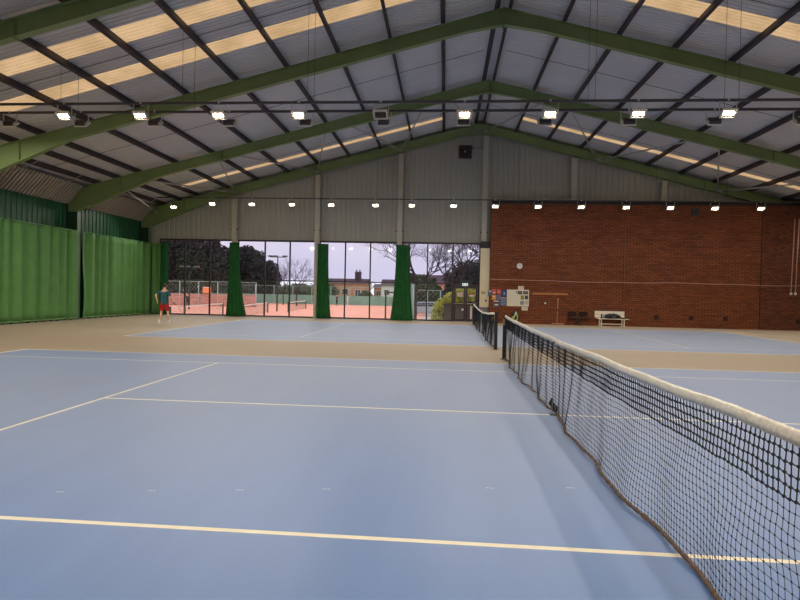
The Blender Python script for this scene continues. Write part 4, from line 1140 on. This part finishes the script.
bare_tree(-.6, 50, 10.0, 'large bare tree outside above the entrance doors', 12, 1.2, 8, .2)
bare_tree(2.4, 46, 9.0, 'large bare tree outside at the right end of the glazing', 21, 1.2, 8, .2)
bare_tree(-17.2, 112, 5.6, 'small bare tree rising behind the brick houses', 9, 1.0, 5, .12)
def house(x0, x1, y, h, rh, wm, label, wins, chim=None, door=None):
    root = empty('house', ((x0+x1)/2, y, GZ)); w = (x1-x0)/2; H = h-GZ
    m = MB(); m.box(-w, 0, 0, w, 6, H); m.build('walls', wm, root)
    m = MB(); m.prism([(-.3, H-.05), (3, H+rh), (6.3, H-.05)], -w-.2, w+.2, 'x'); m.build('roof', ROOFT, root)
    for (a, b, ww, hh) in wins:
        m = MB(); m.box(a-ww/2, -.06, b-hh/2, a+ww/2, .02, b+hh/2); f = m.build('window', WHITE, root)
        m = MB(); m.box(a-ww/2+.07, -.08, b-hh/2+.07, a-.03, -.05, b+hh/2-.07); m.box(a+.03, -.08, b-hh/2+.07, a+ww/2-.07, -.05, b+hh/2-.07); m.build('pane', DARKWIN, f)
    if chim is not None:
        m = MB(); m.box(chim-.55, 1.5, H, chim+.55, 2.5, H+rh+1.3); m.box(chim-.6, 1.45, H+rh+1.2, chim+.6, 2.55, H+rh+1.3)
        for d in (-.3, .3): m.cyl((chim+d, 2, H+rh+1.5), .12, .4, 'z', 8)
        m.build('chimney', ROOFT, root)
    tag(root, label, 'house', 'houses beyond the courts')
house(-23.6, -16.2, 104, 3.0, .9, HOUSEBR, 'long brick house with tall chimney, seen in the third window bay', [(-2.4, 2.0, 1.1, 1.3), (-.2, 2.2, 1.2, 1.2), (2.2, 2.0, 1.1, 1.3)], chim=1.9)
house(-15.7, -13.8, 112, 2.4, .7, HOUSEBR, 'small brick house tucked against the white house', [(0, 2.0, 1, 1)])
house(-13.3, -9.2, 104, 2.7, 1.2, HOUSEW, 'white house behind the windbreak, left of the broad drape', [(-1, 2.2, 1.1, 1.1), (1.1, 2.2, 1.1, 1.1)])
house(-4.6, 3.5, 78, 2.9, 1.2, HOUSEBR, 'house with a white framed window, glimpsed left of the doors', [(2.2, 2.35, 1.3, 1.2), (-1, 2.2, 1.2, 1.2)])
house(-6.9, -3.2, 82, 1.9, .8, HOUSEW, 'low white outbuilding glimpsed between the broad drape and the hedge', [(-.8, 1.7, .9, .8)])
# parked car
root = empty('car', (-3.3, 58, GZ))
m = MB(); m.prism([(-2.0, .35), (-2.05, .8), (-1.4, .95), (-.9, 1.4), (.7, 1.42), (1.3, .98), (2.0, .85), (2.05, .4), (1.6, .3), (-1.6, .3)], -.85, .85, 'y'); m.build('body', CARP, root, .05)
m = MB(); m.prism([(-1.2, .98), (-.85, 1.33), (.62, 1.35), (1.1, 1.0)], -.87, .87, 'y'); m.build('windows', DARKWIN, root)
for x in (-1.3, 1.3):
    for s in (-1, 1):
        m = MB(); m.cyl((x, s*.78, .32), .32, .2, 'y', 18); wv = m.build('wheel', BLACK, root); m = MB(); m.cyl((x, s*.89, .32), .18, .02, 'y', 12); m.build('hubcap', STEEL, wv)
tag(root, 'pale silver car parked beyond the entrance path', 'car')
# hedge and low wall
rnd = random.Random(77); root = empty('hedge', (-.2, 36.6, GZ))
m = MB()
for (cx, cz, rx, rz, n) in ((-1.75, .85, .42, .9, 1500), (-1.45, 1.55, .5, .5, 1200), (-.8, 2.0, .6, .45, 1300), (-.1, 2.3, .8, .5, 1500), (.8, 2.3, .9, .5, 1500), (1.8, 1.9, .8, .7, 900)):
    leaves(m, (cx, 0, cz), (rx, .6, rz), n, .06, rnd, mi=0)
    leaves(m, (cx, .1, cz), (rx*.9, .5, rz*.9), n//3, .07, rnd, mi=1)
m.build('foliage', [LEAFY, LEAFM], root)
m = MB(); m.box(-1.5, -.05, 0, 2.0, .3, 1.6); m.build('branch_core', BARK, root)
tag(root, 'yellow green variegated hedge arching outside beside the doors', 'hedge')
m = MB(); m.box(-1.55, 34.6, GZ, 2.2, 34.8, .88); m.box(-1.6, 34.55, .88, 2.25, 34.85, .95); tag(m.build('low_wall', LOWWALL), 'dark low wall outside in front of the hedge', 'wall')

# ---------------------------------------------------------------- world
w = bpy.data.worlds.new('overcast'); sc.world = w; w.use_nodes = True
n = w.node_tree.nodes; L = w.node_tree.links; bg = n['Background']
tc = n.new('ShaderNodeTexCoord'); mp = n.new('ShaderNodeMapping'); mp.inputs['Scale'].default_value = (1, 1, 3); L.new(tc.outputs['Generated'], mp.inputs[0])
ns = n.new('ShaderNodeTexNoise'); ns.inputs['Scale'].default_value = 2.2; ns.inputs['Detail'].default_value = 4; L.new(mp.outputs[0], ns.inputs['Vector'])
cr = n.new('ShaderNodeValToRGB'); cr.color_ramp.elements[0].position = .35; cr.color_ramp.elements[0].color = (.80, .82, .95, 1)
cr.color_ramp.elements[1].position = .65; cr.color_ramp.elements[1].color = (.97, .95, 1, 1)
L.new(ns.outputs['Fac'], cr.inputs[0]); L.new(cr.outputs[0], bg.inputs[0]); bg.inputs[1].default_value = 1.35

# ---------------------------------------------------------------- camera
yaw, pit, rol = .07948, -.01493, .02101
rt = Vector((math.cos(yaw), math.sin(yaw), 0)); fw = Vector((-math.sin(yaw), math.cos(yaw), 0)); up = Vector((0, 0, 1))
f2 = fw*math.cos(pit)+up*math.sin(pit); u2 = -fw*math.sin(pit)+up*math.cos(pit)
r3 = rt*math.cos(rol)+u2*math.sin(rol); u3 = -rt*math.sin(rol)+u2*math.cos(rol)
cam = bpy.data.cameras.new('camera'); co = bpy.data.objects.new('camera', cam); col.objects.link(co)
M = Matrix((r3, u3, -f2)).transposed().to_4x4(); M.translation = (-1.5, 0, 1.624); co.matrix_world = M
cam.sensor_fit = 'HORIZONTAL'; cam.sensor_width = 36; cam.lens = 562.725/800*36; cam.clip_start = .05; cam.clip_end = 500
sc.camera = co
vs = sc.view_settings; vs.view_transform = 'Standard'; vs.look = 'None'; vs.gamma = 1; vs.exposure = 0; vs.use_curve_mapping = False
